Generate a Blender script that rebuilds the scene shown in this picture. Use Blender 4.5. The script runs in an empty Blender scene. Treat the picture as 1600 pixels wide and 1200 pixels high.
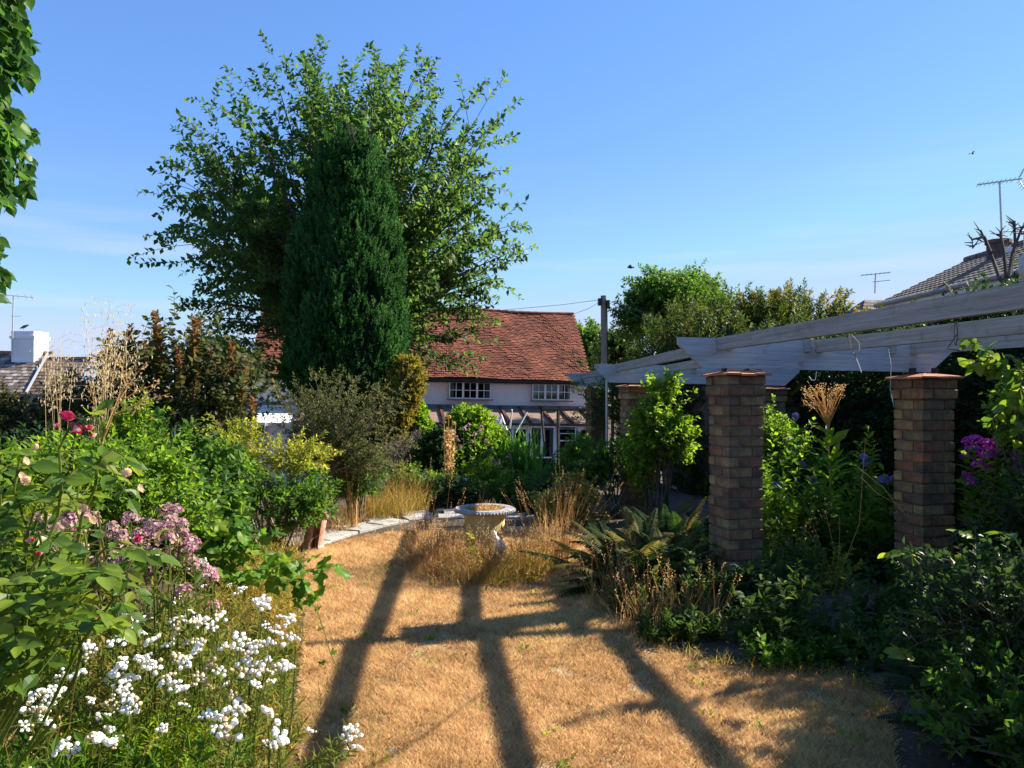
import bpy, math, numpy as np
from mathutils import Vector, Matrix
S = bpy.context.scene
COL = S.collection
rng = np.random.default_rng(11)
R = math.radians
F = 1186.0; HC = 1.65                      # focal length in photo pixels, eye height

# ------------------------------------------------------------------ camera, sky, sun, exposure
cam_d = bpy.data.cameras.new('camera'); cam = bpy.data.objects.new('camera', cam_d); COL.objects.link(cam)
cam_d.sensor_width = 36; cam_d.lens = 36*F/1600; cam_d.shift_y = 0.00625
cam_d.clip_start = .05; cam_d.clip_end = 3000
cam.location = (0, 0, HC); cam.rotation_euler = (R(90), 0, 0)
S.camera = cam
SUN_AZ, SUN_EL = 67.5, 35.0                # azimuth clockwise from the view direction
W = bpy.data.worlds.new('World'); S.world = W; W.use_nodes = True
wn, wl = W.node_tree.nodes, W.node_tree.links
wn.clear()
sky = wn.new('ShaderNodeTexSky'); sky.sky_type = 'NISHITA'; sky.sun_disc = False
sky.sun_elevation = R(SUN_EL); sky.sun_rotation = R(SUN_AZ)
sky.air_density = 1.0; sky.dust_density = 0.12; sky.ozone_density = 4.0; sky.altitude = 900
bg = wn.new('ShaderNodeBackground'); bg.inputs[1].default_value = 0.098
out = wn.new('ShaderNodeOutputWorld')
tc = wn.new('ShaderNodeTexCoord')
mp = wn.new('ShaderNodeMapping'); mp.inputs['Scale'].default_value = (1.3, 1.3, 16)
nz = wn.new('ShaderNodeTexNoise'); nz.inputs['Scale'].default_value = 1.6; nz.inputs['Detail'].default_value = 4
wl.new(tc.outputs['Generated'], mp.inputs[0]); wl.new(mp.outputs[0], nz.inputs[0])
rp = wn.new('ShaderNodeValToRGB'); rp.color_ramp.elements[0].position = .50; rp.color_ramp.elements[1].position = .70
wl.new(nz.outputs[0], rp.inputs[0])
sx = wn.new('ShaderNodeSeparateXYZ'); wl.new(tc.outputs['Generated'], sx.inputs[0])
er = wn.new('ShaderNodeValToRGB'); ce = er.color_ramp.elements      # thin cloud lies low over the horizon
ce[0].position = 0.0; ce[0].color = (.9,)*3+(1,); ce[1].position = .30; ce[1].color = (0, 0, 0, 1)
wl.new(sx.outputs[2], er.inputs[0])
mm = wn.new('ShaderNodeMath'); mm.operation = 'MULTIPLY'; ad = wn.new('ShaderNodeMath'); ad.operation = 'ADD'; ad.use_clamp = True; ad.inputs[1].default_value = .22; wl.new(rp.outputs[0], ad.inputs[0]); wl.new(ad.outputs[0], mm.inputs[0]); wl.new(er.outputs[0], mm.inputs[1])
m2 = wn.new('ShaderNodeMath'); m2.operation = 'MULTIPLY'; m2.inputs[1].default_value = .8; wl.new(mm.outputs[0], m2.inputs[0])
mx = wn.new('ShaderNodeMixRGB'); mx.inputs[2].default_value = (2.9, 3.2, 3.95, 1)
gm = wn.new('ShaderNodeHueSaturation'); gm.inputs['Saturation'].default_value = 1.08; gm.inputs['Hue'].default_value = .508; gm.inputs['Value'].default_value = 1.0
wl.new(sky.outputs[0], gm.inputs['Color'])
wl.new(m2.outputs[0], mx.inputs[0]); ev = wn.new('ShaderNodeMixRGB'); ev.inputs[0].default_value = .45; ev.inputs[2].default_value = (.50, 1.38, 3.3, 1); wl.new(gm.outputs[0], ev.inputs[1]); lm = wn.new('ShaderNodeMixRGB'); lm.blend_type = 'DARKEN'; lm.inputs[0].default_value = 1; lm.inputs[2].default_value = (2.15, 2.75, 3.85, 1); wl.new(ev.outputs[0], lm.inputs[1]); wl.new(lm.outputs[0], mx.inputs[1]); wl.new(mx.outputs[0], bg.inputs[0]); wl.new(bg.outputs[0], out.inputs[0])
sun_d = bpy.data.lights.new('sun', 'SUN'); sun = bpy.data.objects.new('sun', sun_d); COL.objects.link(sun)
sun_d.energy = 5.0; sun_d.angle = R(.5); sun_d.color = (1, .91, .77)
SUN = Vector((math.sin(R(SUN_AZ))*math.cos(R(SUN_EL)), math.cos(R(SUN_AZ))*math.cos(R(SUN_EL)), math.sin(R(SUN_EL))))
sun.rotation_euler = SUN.to_track_quat('Z', 'Y').to_euler(); sun.location = (30, 12, 30)
S.view_settings.view_transform = 'Standard'; S.view_settings.look = 'None'
S.view_settings.exposure = 1.48; S.view_settings.gamma = 1; S.view_settings.use_curve_mapping = False
S.cycles.max_bounces = 6; S.cycles.transparent_max_bounces = 8; S.cycles.transmission_bounces = 4
S.cycles.caustics_reflective = False; S.cycles.caustics_refractive = False

# ------------------------------------------------------------------ helpers
def P(px, py, D): return np.array([(px-800)/F*D, D, HC-(py-610)/F*D])
def G(px, py, z=0.):                        # point on height z seen at a pixel
    D = (HC-z)*F/(py-610); return np.array([(px-800)/F*D, D, z])
def sm(a, b, x): t = np.clip((x-a)/(b-a), 0, 1); return t*t*(3-2*t)
def gz(x, y): return -1.8*sm(11.5, 20, np.asarray(y, float))
def nrm(a): return a/np.maximum(np.linalg.norm(a, axis=-1, keepdims=True), 1e-9)
def U(a, b, n=None): return rng.uniform(a, b, n)
ORI = {}
def thing(name, label, cat, loc=(0, 0, 0), group=None, rot=None):
    o = bpy.data.objects.new(name, None); COL.objects.link(o); o.location = loc; o.empty_display_size = .1
    if rot: o.rotation_euler = rot
    ORI[o.name] = np.array(loc, float) if rot is None else np.zeros(3)
    return tag(o, label, cat, group)
def tag(o, label, cat, group=None):
    o['label'] = label; o['category'] = cat
    if group: o['group'] = group
    return o
class MB:
    def __init__(s): s.v = []; s.f = []; s.t = []; s.n = 0
    def add(s, V, Fa, tint=.5, mat=0):
        V = np.asarray(V, float).reshape(-1, 3)
        s.v.append(V); s.t.append(np.broadcast_to(np.asarray(tint, float), (len(V),)))
        for f in (Fa if isinstance(Fa, tuple) else (Fa,)):
            f = np.asarray(f, int)
            if len(f): s.f.append((f+s.n, mat))
        s.n += len(V)
    def mesh(s, name, mats, smooth=False, off=None):
        me = bpy.data.meshes.new(name)
        V = np.concatenate(s.v) if s.v else np.zeros((0, 3))
        if off is not None: V = V-off
        me.vertices.add(len(V)); me.vertices.foreach_set('co', V.astype(np.float32).ravel())
        nl = sum(f.size for f, _ in s.f); npoly = sum(len(f) for f, _ in s.f)
        me.loops.add(nl); me.polygons.add(npoly)
        me.loops.foreach_set('vertex_index', np.concatenate([f.ravel() for f, _ in s.f]).astype(np.int32))
        tot = np.concatenate([np.full(len(f), f.shape[1]) for f, _ in s.f])
        st = np.concatenate([[0], np.cumsum(tot)[:-1]]).astype(np.int32)
        me.polygons.foreach_set('loop_start', st)
        me.polygons.foreach_set('material_index', np.concatenate([np.full(len(f), m) for f, m in s.f]).astype(np.int32))
        me.polygons.foreach_set('use_smooth', np.full(npoly, smooth))
        a = me.attributes.new('tint', 'FLOAT', 'POINT'); a.data.foreach_set('value', np.concatenate(s.t).astype(np.float32))
        me.update(calc_edges=True); me.validate()
        for m in (mats if isinstance(mats, (list, tuple)) else [mats]): me.materials.append(m)
        return me
    def build(s, name, mats, parent=None, smooth=False, **props):
        off = ORI[parent.name] if parent else None
        o = bpy.data.objects.new(name, s.mesh(name, mats, smooth, off)); COL.objects.link(o)
        if parent: o.parent = parent; ORI[o.name] = off
        else: ORI[o.name] = np.zeros(3)
        if parent and name in ('stems', 'stalks', 'seed_heads', 'seed_head', 'seed_spike', 'foliage', 'leaves', 'blades', 'twigs'): o['kind'] = 'stuff'   # too fine to pick apart
        for k, v in props.items(): o[k] = v
        return o
def inst(name, me, parent, M, **props):     # an object that shares a mesh; M is its world matrix
    o = bpy.data.objects.new(name, me); COL.objects.link(o)
    M = M.copy()
    if parent: o.parent = parent; M.translation -= Vector(ORI[parent.name]); ORI[o.name] = ORI[parent.name]
    o.matrix_basis = M
    for k, v in props.items(): o[k] = v
    return o
def basis(d, up):
    y = nrm(d); z = nrm(up-(up*y).sum(-1, keepdims=True)*y); x = np.cross(y, z); return x, y, z
def scatter(mb, T, pos, d, up, size, tint=.5, mat=0, wid=1.):
    V, Fs = T; n = len(pos)
    if not n: return
    x, y, z = basis(np.asarray(d, float), np.asarray(up, float))
    size = np.broadcast_to(np.asarray(size, float), (n,))
    sv = size[:, None, None]*V[None]
    A = (sv[..., 0:1]*wid)*x[:, None]+sv[..., 1:2]*y[:, None]+sv[..., 2:3]*z[:, None]+np.asarray(pos)[:, None]
    k = len(V); ofs = (np.arange(n)*k)[:, None, None]
    fs = tuple((f[None]+ofs).reshape(-1, f.shape[1]) for f in Fs)
    mb.add(A.reshape(-1, 3), fs, np.repeat(np.broadcast_to(np.asarray(tint, float), (n,)), k), mat)
def scatter_obj(name, meshes, parent, pos, d, up, size, **props):
    x, y, z = basis(np.asarray(d, float), np.asarray(up, float)); size = np.broadcast_to(size, (len(pos),))
    for i in range(len(pos)):
        s = size[i]
        M = Matrix(((x[i, 0]*s, y[i, 0]*s, z[i, 0]*s, pos[i][0]), (x[i, 1]*s, y[i, 1]*s, z[i, 1]*s, pos[i][1]),
                    (x[i, 2]*s, y[i, 2]*s, z[i, 2]*s, pos[i][2]), (0, 0, 0, 1)))
        inst(name, meshes[i % len(meshes)], parent, M, **props)
def box(mb, lo, hi, tint=.5, mat=0, M=None):
    x0, y0, z0 = lo; x1, y1, z1 = hi
    V = np.array([[x0, y0, z0], [x1, y0, z0], [x1, y1, z0], [x0, y1, z0], [x0, y0, z1], [x1, y0, z1], [x1, y1, z1], [x0, y1, z1]], float)
    if M is not None: V = V@np.array(M)[:3, :3].T+np.array(M)[:3, 3]
    mb.add(V, np.array([[0, 3, 2, 1], [4, 5, 6, 7], [0, 1, 5, 4], [1, 2, 6, 5], [2, 3, 7, 6], [3, 0, 4, 7]]), tint, mat)
def tubes(mb, A, B, ra, rb, n=4, tint=.5, mat=0):   # many straight tapered tubes at once
    A = np.asarray(A, float).reshape(-1, 3); B = np.asarray(B, float).reshape(-1, 3); m = len(A)
    d = nrm(B-A); ref = np.where(np.abs(d[:, 2:3]) > .9, np.array([[1., 0, 0]]), np.array([[0, 0, 1.]]))
    u = nrm(np.cross(d, ref)); w = np.cross(d, u)
    a = np.arange(n)*2*np.pi/n; c, s_ = np.cos(a)[None, :, None], np.sin(a)[None, :, None]
    ring = c*u[:, None]+s_*w[:, None]
    ra = np.broadcast_to(np.asarray(ra, float), (m,)); rb = np.broadcast_to(np.asarray(rb, float), (m,))
    V = np.concatenate([A[:, None]+ring*ra[:, None, None], B[:, None]+ring*rb[:, None, None]], 1)
    i = np.arange(n); j = (i+1) % n
    f = np.stack([i, j, j+n, i+n], 1)[None]+(np.arange(m)*2*n)[:, None, None]
    cap = (np.arange(n)[::-1]+n)[::-1][None]+(np.arange(m)*2*n)[:, None]
    mb.add(V.reshape(-1, 3), (f.reshape(-1, 4), cap), np.repeat(np.broadcast_to(np.asarray(tint, float), (m,)), 2*n), mat)
def poly(mb, pts, r0, r1=None, n=5, tint=.5, mat=0):
    pts = np.asarray(pts, float); r = np.linspace(r0, r0 if r1 is None else r1, len(pts))
    tubes(mb, pts[:-1], pts[1:], r[:-1], r[1:], n, tint, mat)
def lathe(mb, prof, c, n=24, tint=.5, mat=0, M=None):
    prof = np.array(prof, float); a = np.arange(n)*2*np.pi/n
    V = np.stack([prof[:, None, 0]*np.cos(a), prof[:, None, 0]*np.sin(a), np.broadcast_to(prof[:, None, 1], (len(prof), n))], -1).reshape(-1, 3)
    if M is not None: V = V@np.array(M)[:3, :3].T
    V = V+np.array(c)
    f = [[k*n+i, k*n+(i+1) % n, (k+1)*n+(i+1) % n, (k+1)*n+i] for k in range(len(prof)-1) for i in range(n)]
    mb.add(V, np.array(f), tint, mat)
def extrude(mb, poly2, y0, y1, tint=.5, mat=0):      # polygon in x,z pulled along y
    n = len(poly2); V = np.array([[x, y0, z] for x, z in poly2]+[[x, y1, z] for x, z in poly2], float)
    mb.add(V, (np.array([[i, (i+1) % n, (i+1) % n+n, i+n] for i in range(n)]), np.array([list(range(n))[::-1]]), np.array([list(range(n, 2*n))])), tint, mat)
def Mx(loc, rz=0, rx=0, ry=0): return Matrix.Translation(Vector(loc))@Matrix.Rotation(rz, 4, 'Z')@Matrix.Rotation(ry, 4, 'Y')@Matrix.Rotation(rx, 4, 'X')

# ------------------------------------------------------------------ materials
def newmat(name):
    m = bpy.data.materials.new(name); m.use_nodes = True; nt = m.node_tree; nt.nodes.clear()
    return m, nt.nodes, nt.links
def ramp(n, stops):
    r = n.new('ShaderNodeValToRGB'); e = r.color_ramp.elements
    while len(e) < len(stops): e.new(.5)
    for k, (p, c) in zip(e, stops): k.position = p; k.color = (*c, 1)
    return r
def even(cols): return [(i/max(1, len(cols)-1), c) for i, c in enumerate(cols)]
LEAF_SAT = 1.0
def leaf_mat(name, cols, trans=.4, rough=.5, obj=False, spec=.3, tv=2.5):
    m, n, l = newmat(name); spec *= .4
    r = ramp(n, even(cols))
    if obj: s = n.new('ShaderNodeObjectInfo'); l.new(s.outputs['Random'], r.inputs[0])
    else: s = n.new('ShaderNodeAttribute'); s.attribute_name = 'tint'; l.new(s.outputs['Fac'], r.inputs[0])
    p = n.new('ShaderNodeBsdfPrincipled'); p.inputs['Roughness'].default_value = rough
    p.inputs['Specular IOR Level'].default_value = spec
    l.new(r.outputs[0], p.inputs['Base Color'])
    t = n.new('ShaderNodeBsdfTranslucent'); h = n.new('ShaderNodeHueSaturation'); h.inputs['Value'].default_value = tv; h.inputs['Saturation'].default_value = 1.06
    h.inputs['Hue'].default_value = .492
    l.new(r.outputs[0], h.inputs['Color']); l.new(h.outputs[0], t.inputs[0])
    mix = n.new('ShaderNodeMixShader'); mix.inputs[0].default_value = trans
    l.new(p.outputs[0], mix.inputs[1]); l.new(t.outputs[0], mix.inputs[2])
    o = n.new('ShaderNodeOutputMaterial'); l.new(mix.outputs[0], o.inputs[0]); return m
def solid(name, cols, scale=8, rough=.8, src='noise', bump=0., stretch=(1, 1, 1), detail=6, spec=.3, bscale=None, metal=0, contrast=(.3, .7)):
    """noise-coloured surface; src 'object' or 'tint' picks the colour per object / per piece and the noise only mottles it"""
    m, n, l = newmat(name)
    tcd = n.new('ShaderNodeTexCoord'); mpp = n.new('ShaderNodeMapping'); mpp.inputs['Scale'].default_value = stretch
    l.new(tcd.outputs['Object'], mpp.inputs[0])
    nz = n.new('ShaderNodeTexNoise'); nz.inputs['Scale'].default_value = scale; nz.inputs['Detail'].default_value = detail; nz.inputs['Roughness'].default_value = .65
    l.new(mpp.outputs[0], nz.inputs[0])
    p = n.new('ShaderNodeBsdfPrincipled'); p.inputs['Roughness'].default_value = rough; p.inputs['Specular IOR Level'].default_value = spec; p.inputs['Metallic'].default_value = metal
    mr = n.new('ShaderNodeMapRange'); mr.inputs[1].default_value, mr.inputs[2].default_value = contrast
    l.new(nz.outputs[0], mr.inputs[0])
    r = ramp(n, even(cols))
    if src == 'noise': l.new(mr.outputs[0], r.inputs[0]); l.new(r.outputs[0], p.inputs['Base Color'])
    else:
        if src == 'object': s = n.new('ShaderNodeObjectInfo'); l.new(s.outputs['Random'], r.inputs[0])
        else: s = n.new('ShaderNodeAttribute'); s.attribute_name = 'tint'; l.new(s.outputs['Fac'], r.inputs[0])
        mu = n.new('ShaderNodeMixRGB'); mu.blend_type = 'MULTIPLY'; mu.inputs[0].default_value = 1
        g = ramp(n, [(0, (.42, .41, .4)), (1, (1.3, 1.27, 1.22))]); l.new(mr.outputs[0], g.inputs[0])
        l.new(r.outputs[0], mu.inputs[1]); l.new(g.outputs[0], mu.inputs[2]); l.new(mu.outputs[0], p.inputs['Base Color'])
    if bump:
        b = n.new('ShaderNodeBump'); b.inputs['Strength'].default_value = bump; b.inputs['Distance'].default_value = .02
        if bscale:
            n2 = n.new('ShaderNodeTexNoise'); n2.inputs['Scale'].default_value = bscale; n2.inputs['Detail'].default_value = 5; l.new(mpp.outputs[0], n2.inputs[0]); l.new(n2.outputs[0], b.inputs['Height'])
        else: l.new(nz.outputs[0], b.inputs['Height'])
        l.new(b.outputs[0], p.inputs['Normal'])
    o = n.new('ShaderNodeOutputMaterial'); l.new(p.outputs[0], o.inputs[0]); return m
def glass(name, tint=(.03, .035, .04), clear=.5):
    m, n, l = newmat(name)
    g = n.new('ShaderNodeBsdfGlossy'); g.inputs['Roughness'].default_value = .03; g.inputs[0].default_value = (.9, .93, 1, 1)
    t = n.new('ShaderNodeBsdfTransparent'); t.inputs[0].default_value = (clear, clear, clear, 1)
    f = n.new('ShaderNodeFresnel'); f.inputs[0].default_value = 1.5
    mix = n.new('ShaderNodeMixShader'); l.new(f.outputs[0], mix.inputs[0]); l.new(t.outputs[0], mix.inputs[1]); l.new(g.outputs[0], mix.inputs[2])
    o = n.new('ShaderNodeOutputMaterial'); l.new(mix.outputs[0], o.inputs[0]); return m
M_wood = solid('weathered_blue_grey_paint', [(.12, .13, .135), (.28, .325, .37), (.37, .43, .485), (.46, .52, .57)], 2.6, .7, stretch=(.9, 8, 26), bump=.35, detail=9, contrast=(.16, .82))
M_rafter = solid('weathered_grey_wood', [(.09, .085, .07), (.22, .22, .20), (.30, .31, .31), (.38, .40, .405)], 2.4, .75, stretch=(.9, 9, 26), bump=.35, detail=9, contrast=(.18, .78))
M_brick = solid('old_stock_brick', [(.27, .185, .08), (.15, .105, .06), (.31, .23, .105), (.23, .11, .06), (.11, .085, .058), (.27, .185, .085), (.19, .13, .07), (.20, .15, .082), (.34, .23, .105), (.27, .11, .06), (.14, .10, .06)], 14, .9, 'object', .5, detail=8)
def stain(m, scale, lo, hi, c):
    # blotches of grime that run over a whole wall, not brick by brick
    n, l = m.node_tree.nodes, m.node_tree.links; p = [x for x in n if x.type == 'BSDF_PRINCIPLED'][0]; src = p.inputs['Base Color'].links[0].from_socket
    g = n.new('ShaderNodeNewGeometry'); z = n.new('ShaderNodeTexNoise'); z.inputs['Scale'].default_value = scale; z.inputs['Detail'].default_value = 7; z.inputs['Roughness'].default_value = .7; l.new(g.outputs['Position'], z.inputs[0])
    r = n.new('ShaderNodeMapRange'); r.inputs[1].default_value = lo; r.inputs[2].default_value = hi; l.new(z.outputs[0], r.inputs[0])
    x = n.new('ShaderNodeMixRGB'); l.new(r.outputs[0], x.inputs[0]); l.new(src, x.inputs[1]); x.inputs[2].default_value = (*c, 1); l.new(x.outputs[0], p.inputs['Base Color'])
stain(M_brick, 5.5, .47, .78, (.06, .05, .036)); stain(M_brick, 13, .56, .8, (.20, .17, .11))
stain(M_wood, 7, .58, .8, (.12, .12, .10)); stain(M_rafter, 7, .55, .8, (.12, .115, .09))
M_mortar = solid('mortar', [(.09, .08, .062), (.17, .15, .12)], 30, .95, bump=.4)
M_redtile = solid('red_clay_cap', [(.30, .10, .05), (.42, .17, .09), (.24, .10, .07)], 14, .85, bump=.3)
M_rooftile = solid('handmade_clay_tile', [(.12, .047, .034), (.20, .064, .04), (.27, .084, .046), (.235, .074, .042), (.16, .058, .04), (.31, .10, .054), (.20, .072, .046)], 1.5, .9, 'tint', .2)
M_render = solid('pale_pink_render', [(.78, .72, .755), (.86, .80, .835)], 5, .9, bump=.8, bscale=18)
stain(M_render, 1.1, .5, .9, (.66, .61, .63))
M_white = solid('white_paint', [(.74, .75, .77), (.82, .82, .83)], 4, .5)
M_lead = solid('lead_flashing', [(.10, .115, .15), (.17, .19, .23)], 6, .6)
M_black = solid('black_gutter', [(.012, .012, .012), (.03, .03, .03)], 6, .5)
M_brown = solid('brown_frame', [(.075, .03, .02), (.12, .05, .035)], 6, .55)
M_sheet = solid('bronze_sheet', [(.23, .16, .115), (.28, .20, .15)], 3, .45)
M_curtain = solid('curtain', [(.55, .55, .52), (.72, .72, .68)], 3, .95, stretch=(30, 30, 1))
M_dark = solid('unlit_room_paint', [(.01, .01, .012), (.02, .02, .022)], 3, .9)  # near-black colour that paints in the darkness of unlit rooms
M_glass = glass('window_glass', clear=.75)
M_greytile = solid('grey_concrete_tile', [(.13, .10, .085), (.19, .155, .13), (.24, .20, .17), (.16, .135, .12)], 6, .9, 'tint', .3)
M_greyroof = solid('old_brown_slate', [(.10, .075, .065), (.16, .125, .11), (.21, .17, .15), (.34, .31, .29)], 1.6, .9, 'tint', .3, contrast=(.35, .6))
M_stone = solid('paving_stone', [(.20, .19, .165), (.31, .30, .27), (.42, .41, .38)], 7, .9, bump=.5, bscale=25)
M_bark = solid('bark', [(.04, .033, .025), (.10, .085, .065), (.15, .13, .105)], 9, .95, stretch=(3, 3, .6), bump=.6)
M_bark_pale = solid('pale_twig', [(.13, .105, .075), (.26, .22, .17), (.36, .31, .25)], 9, .95, bump=.3)
M_metal = solid('galvanised_metal', [(.38, .40, .43), (.55, .57, .6)], 10, .45, metal=.6)
M_wire = solid('dark_wire', [(.02, .02, .02), (.05, .05, .05)], 10, .6)
M_string = solid('pale_string', [(.5, .52, .5), (.65, .66, .62)], 10, .8)
M_soil = solid('dry_soil', [(.035, .026, .018), (.075, .055, .037), (.13, .10, .065)], 3.5, 1, bump=.8, detail=10, bscale=30)
M_pathsoil = solid('grey_path_soil', [(.045, .037, .03), (.085, .07, .056), (.14, .118, .095)], 5, 1, bump=.7, detail=10, bscale=45)
M_lawn = solid('parched_turf', [(.20, .125, .055), (.38, .25, .12), (.47, .32, .16), (.30, .22, .09)], 1.7, 1, bump=.9, detail=12, bscale=90)
# ------------------------------------------------------------------ ground, lawn, path, paving
xs = np.unique(np.concatenate([np.linspace(-900, -40, 14), np.linspace(-40, 40, 60), np.linspace(40, 900, 14)]))
ys = np.unique(np.concatenate([np.linspace(-200, -10, 8), np.linspace(-10, 40, 70), np.linspace(40, 1500, 16)]))
gx, gy = np.meshgrid(xs, ys); nx, ny = len(xs), len(ys)
mb = MB(); i = (np.arange(ny-1)[:, None]*nx+np.arange(nx-1)).ravel()
mb.add(np.stack([gx, gy, gz(gx, gy)], -1), np.stack([i, i+1, i+1+nx, i+nx], 1))
mb.build('ground', M_soil, smooth=True, kind='structure')
LAWN = [(470, 1200), (462, 1100), (476, 1000), (474, 920), (478, 862), (560, 840), (640, 828), (760, 822), (900, 824), (935, 880), (955, 940), (1000, 1000), (1080, 1032), (1200, 1052), (1330, 1058), (1392, 1100), (1400, 1200)]
LW = [tuple(G(*p)[:2]) for p in LAWN]
LW = [(-.62, -2), (-.75, 1.8)]+LW+[(1.5, 1.8), (1.5, -2)]
LWA = np.array(LW)
def inpoly(px, py, poly):
    c = np.zeros(len(px), bool); j = len(poly)-1
    for i in range(len(poly)):
        xi, yi = poly[i]; xj, yj = poly[j]
        c ^= ((yi > py) != (yj > py)) & (px < (xj-xi)*(py-yi)/(yj-yi+1e-12)+xi); j = i
    return c
def sheet(name, pts, z, mat):
    import bmesh
    bm = bmesh.new(); bm.faces.new([bm.verts.new((x, y, z)) for x, y in pts])
    bmesh.ops.triangulate(bm, faces=bm.faces[:]); me = bpy.data.meshes.new(name); bm.to_mesh(me); bm.free(); me.materials.append(mat)
    o = bpy.data.objects.new(name, me); COL.objects.link(o); o['kind'] = 'structure'; return o
# ragged turf edge
rag = []
for k in range(len(LW)):
    a, b = np.array(LW[k]), np.array(LW[(k+1) % len(LW)]); m = max(1, int(np.linalg.norm(b-a)/.09))
    for t in range(m): rag.append(tuple(a+(b-a)*t/m+U(-.025, .025, 2)))
sheet('lawn', rag, .004, M_lawn)
sheet('path', [(2.0, -2), (3.25, -2), (3.2, 4), (3.05, 7), (2.95, 10), (2.6, 14), (1.9, 14), (2.0, 10), (2.05, 7), (1.95, 5.4), (2.0, 4.4)], .008, M_pathsoil)
pv = thing('stone_paving', 'curved strip of grey stone slabs crossing the far end of the lawn', 'paving', (-.6, 8.6, 0))
slab_c = []
arc = [(480, 860), (520, 848), (562, 834), (600, 824), (640, 816), (684, 812), (730, 811), (776, 811), (822, 811), (868, 812), (910, 812)]
for k in range(len(arc)-1):
    a, b = G(*arc[k]), G(*arc[k+1])
    d = (b-a)/np.linalg.norm(b-a); nn = np.array([-d[1], d[0], 0])
    for row in range(2):
        w0, w1 = row*.33+.01, row*.33+.32
        m = MB(); sh = .5*row; L = np.linalg.norm(b-a)-.015
        o2 = a+d*sh*L*.5
        q = [o2+nn*w0, o2+d*L+nn*w0, o2+d*L+nn*w1, o2+nn*w1]
        q = [p+np.append(U(-.012, .012, 2), 0) for p in q]
        c = sum(q)/4; top = .03+U(-.006, .006)
        V = [np.array([p[0], p[1], -.02]) for p in q]+[np.array([p[0], p[1], top-.008]) for p in q]+[np.array([*(p+(c-p)*.05)[:2], top+U(-.002, .002)]) for p in q]
        m.add(V, np.array([[0, 1, 5, 4], [1, 2, 6, 5], [2, 3, 7, 6], [3, 0, 4, 7], [4, 5, 9, 8], [5, 6, 10, 9], [6, 7, 11, 10], [7, 4, 8, 11], [8, 9, 10, 11]]))
        m.build('slab', M_stone, pv)

# ------------------------------------------------------------------ brick and timber pergola
PY = R(15)                                    # the pillars stand turned to the right
pg = thing('pergola', 'long garden pergola of grey weathered timbers on stock brick pillars beside the lawn', 'pergola', (2.5, 6.3, 0))
def brick_mesh(L, Wd=.1025, H=.068):
    m = MB(); b = .005
    def ring(z, ins): return [[-L/2+ins, -Wd/2+ins, z], [L/2-ins, -Wd/2+ins, z], [L/2-ins, Wd/2-ins, z], [-L/2+ins, Wd/2-ins, z]]
    V = np.array(ring(0, b)+ring(b, 0)+ring(H-b, 0)+ring(H, b)); V += U(-.0022, .0022, V.shape)
    f = [[0, 3, 2, 1], [12, 13, 14, 15]]
    for k in range(3):
        for i in range(4): f.append([4*k+i, 4*k+(i+1) % 4, 4*k+4+(i+1) % 4, 4*k+4+i])
    m.add(V, np.array(f)); return m.mesh('brick', M_brick)
BR = [brick_mesh(.225) for _ in range(6)]
BRC = [brick_mesh(.2375, .1025) for _ in range(3)]
def pillar(cx, cy, top, rz=PY, label=None):
    m = MB(); h = top-.035
    T0 = Mx((cx, cy, 0), rz)@Matrix.Diagonal((.89, .89, 1, 1))
    nco = int(round(h/.0815)); ch = h/nco
    box(m, (-.157, -.157, 0), (.157, .157, h-2.0*ch), M=T0); box(m, (-.172, -.172, h-2.0*ch), (.172, .172, h-.002), M=T0)
    box(m, (-.21, -.21, -.1), (.21, .21, .05), M=T0)
    p = m.build('brick_pillar', M_mortar, pg)
    for k in range(nco):
        cor = .018 if k >= nco-2 else 0.0; s = 1+cor*2/.34
        for q in range(4):
            flip = 1 if k % 2 else -1
            lx = flip*(.34/2-.225/2); ly = -.34/2+.1025/2
            M = T0@Matrix.Rotation(q*math.pi/2, 4, 'Z')@Mx((lx*s+U(-.004, .004), ly*s+U(-.005, .005), k*ch+.005+U(-.003, .003)), U(-.02, .02), U(-.012, .012), U(-.014, .014))
            M = M@Matrix.Diagonal((s, s, (ch-.0115)/.068, 1))
            inst('brick', BR[int(rng.integers(6))], p, M)
    c = MB()                                  # flat clay cap with a sloping top and a ragged tile edge
    a, b = .225, .08
    for q in range(4):
        for t in range(3):
            x0 = -a+t*2*a/3+.003; x1 = -a+(t+1)*2*a/3-.003; zz = U(-.004, .004)
            V = np.array([[x0, -a, h-.002+zz], [x1, -a, h-.002+zz], [x1*.35, -.07, h+.03], [x0*.35, -.07, h+.03], [x0, -a, h+.013+zz], [x1, -a, h+.013+zz], [x1*.35, -.07, h+.04], [x0*.35, -.07, h+.04]])
            V = V@np.array(Matrix.Rotation(q*math.pi/2, 3, 'Z')).T
            V = V@np.array(T0)[:3, :3].T+np.array(T0)[:3, 3]
            c.add(V, np.array([[0, 3, 2, 1], [4, 5, 6, 7], [0, 1, 5, 4], [1, 2, 6, 5], [2, 3, 7, 6], [3, 0, 4, 7]]))
    box(c, (-.1, -.1, h+.0), (.1, .1, h+.036), M=T0)
    c.build('tile_cap', M_redtile, p)
    return p
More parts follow.
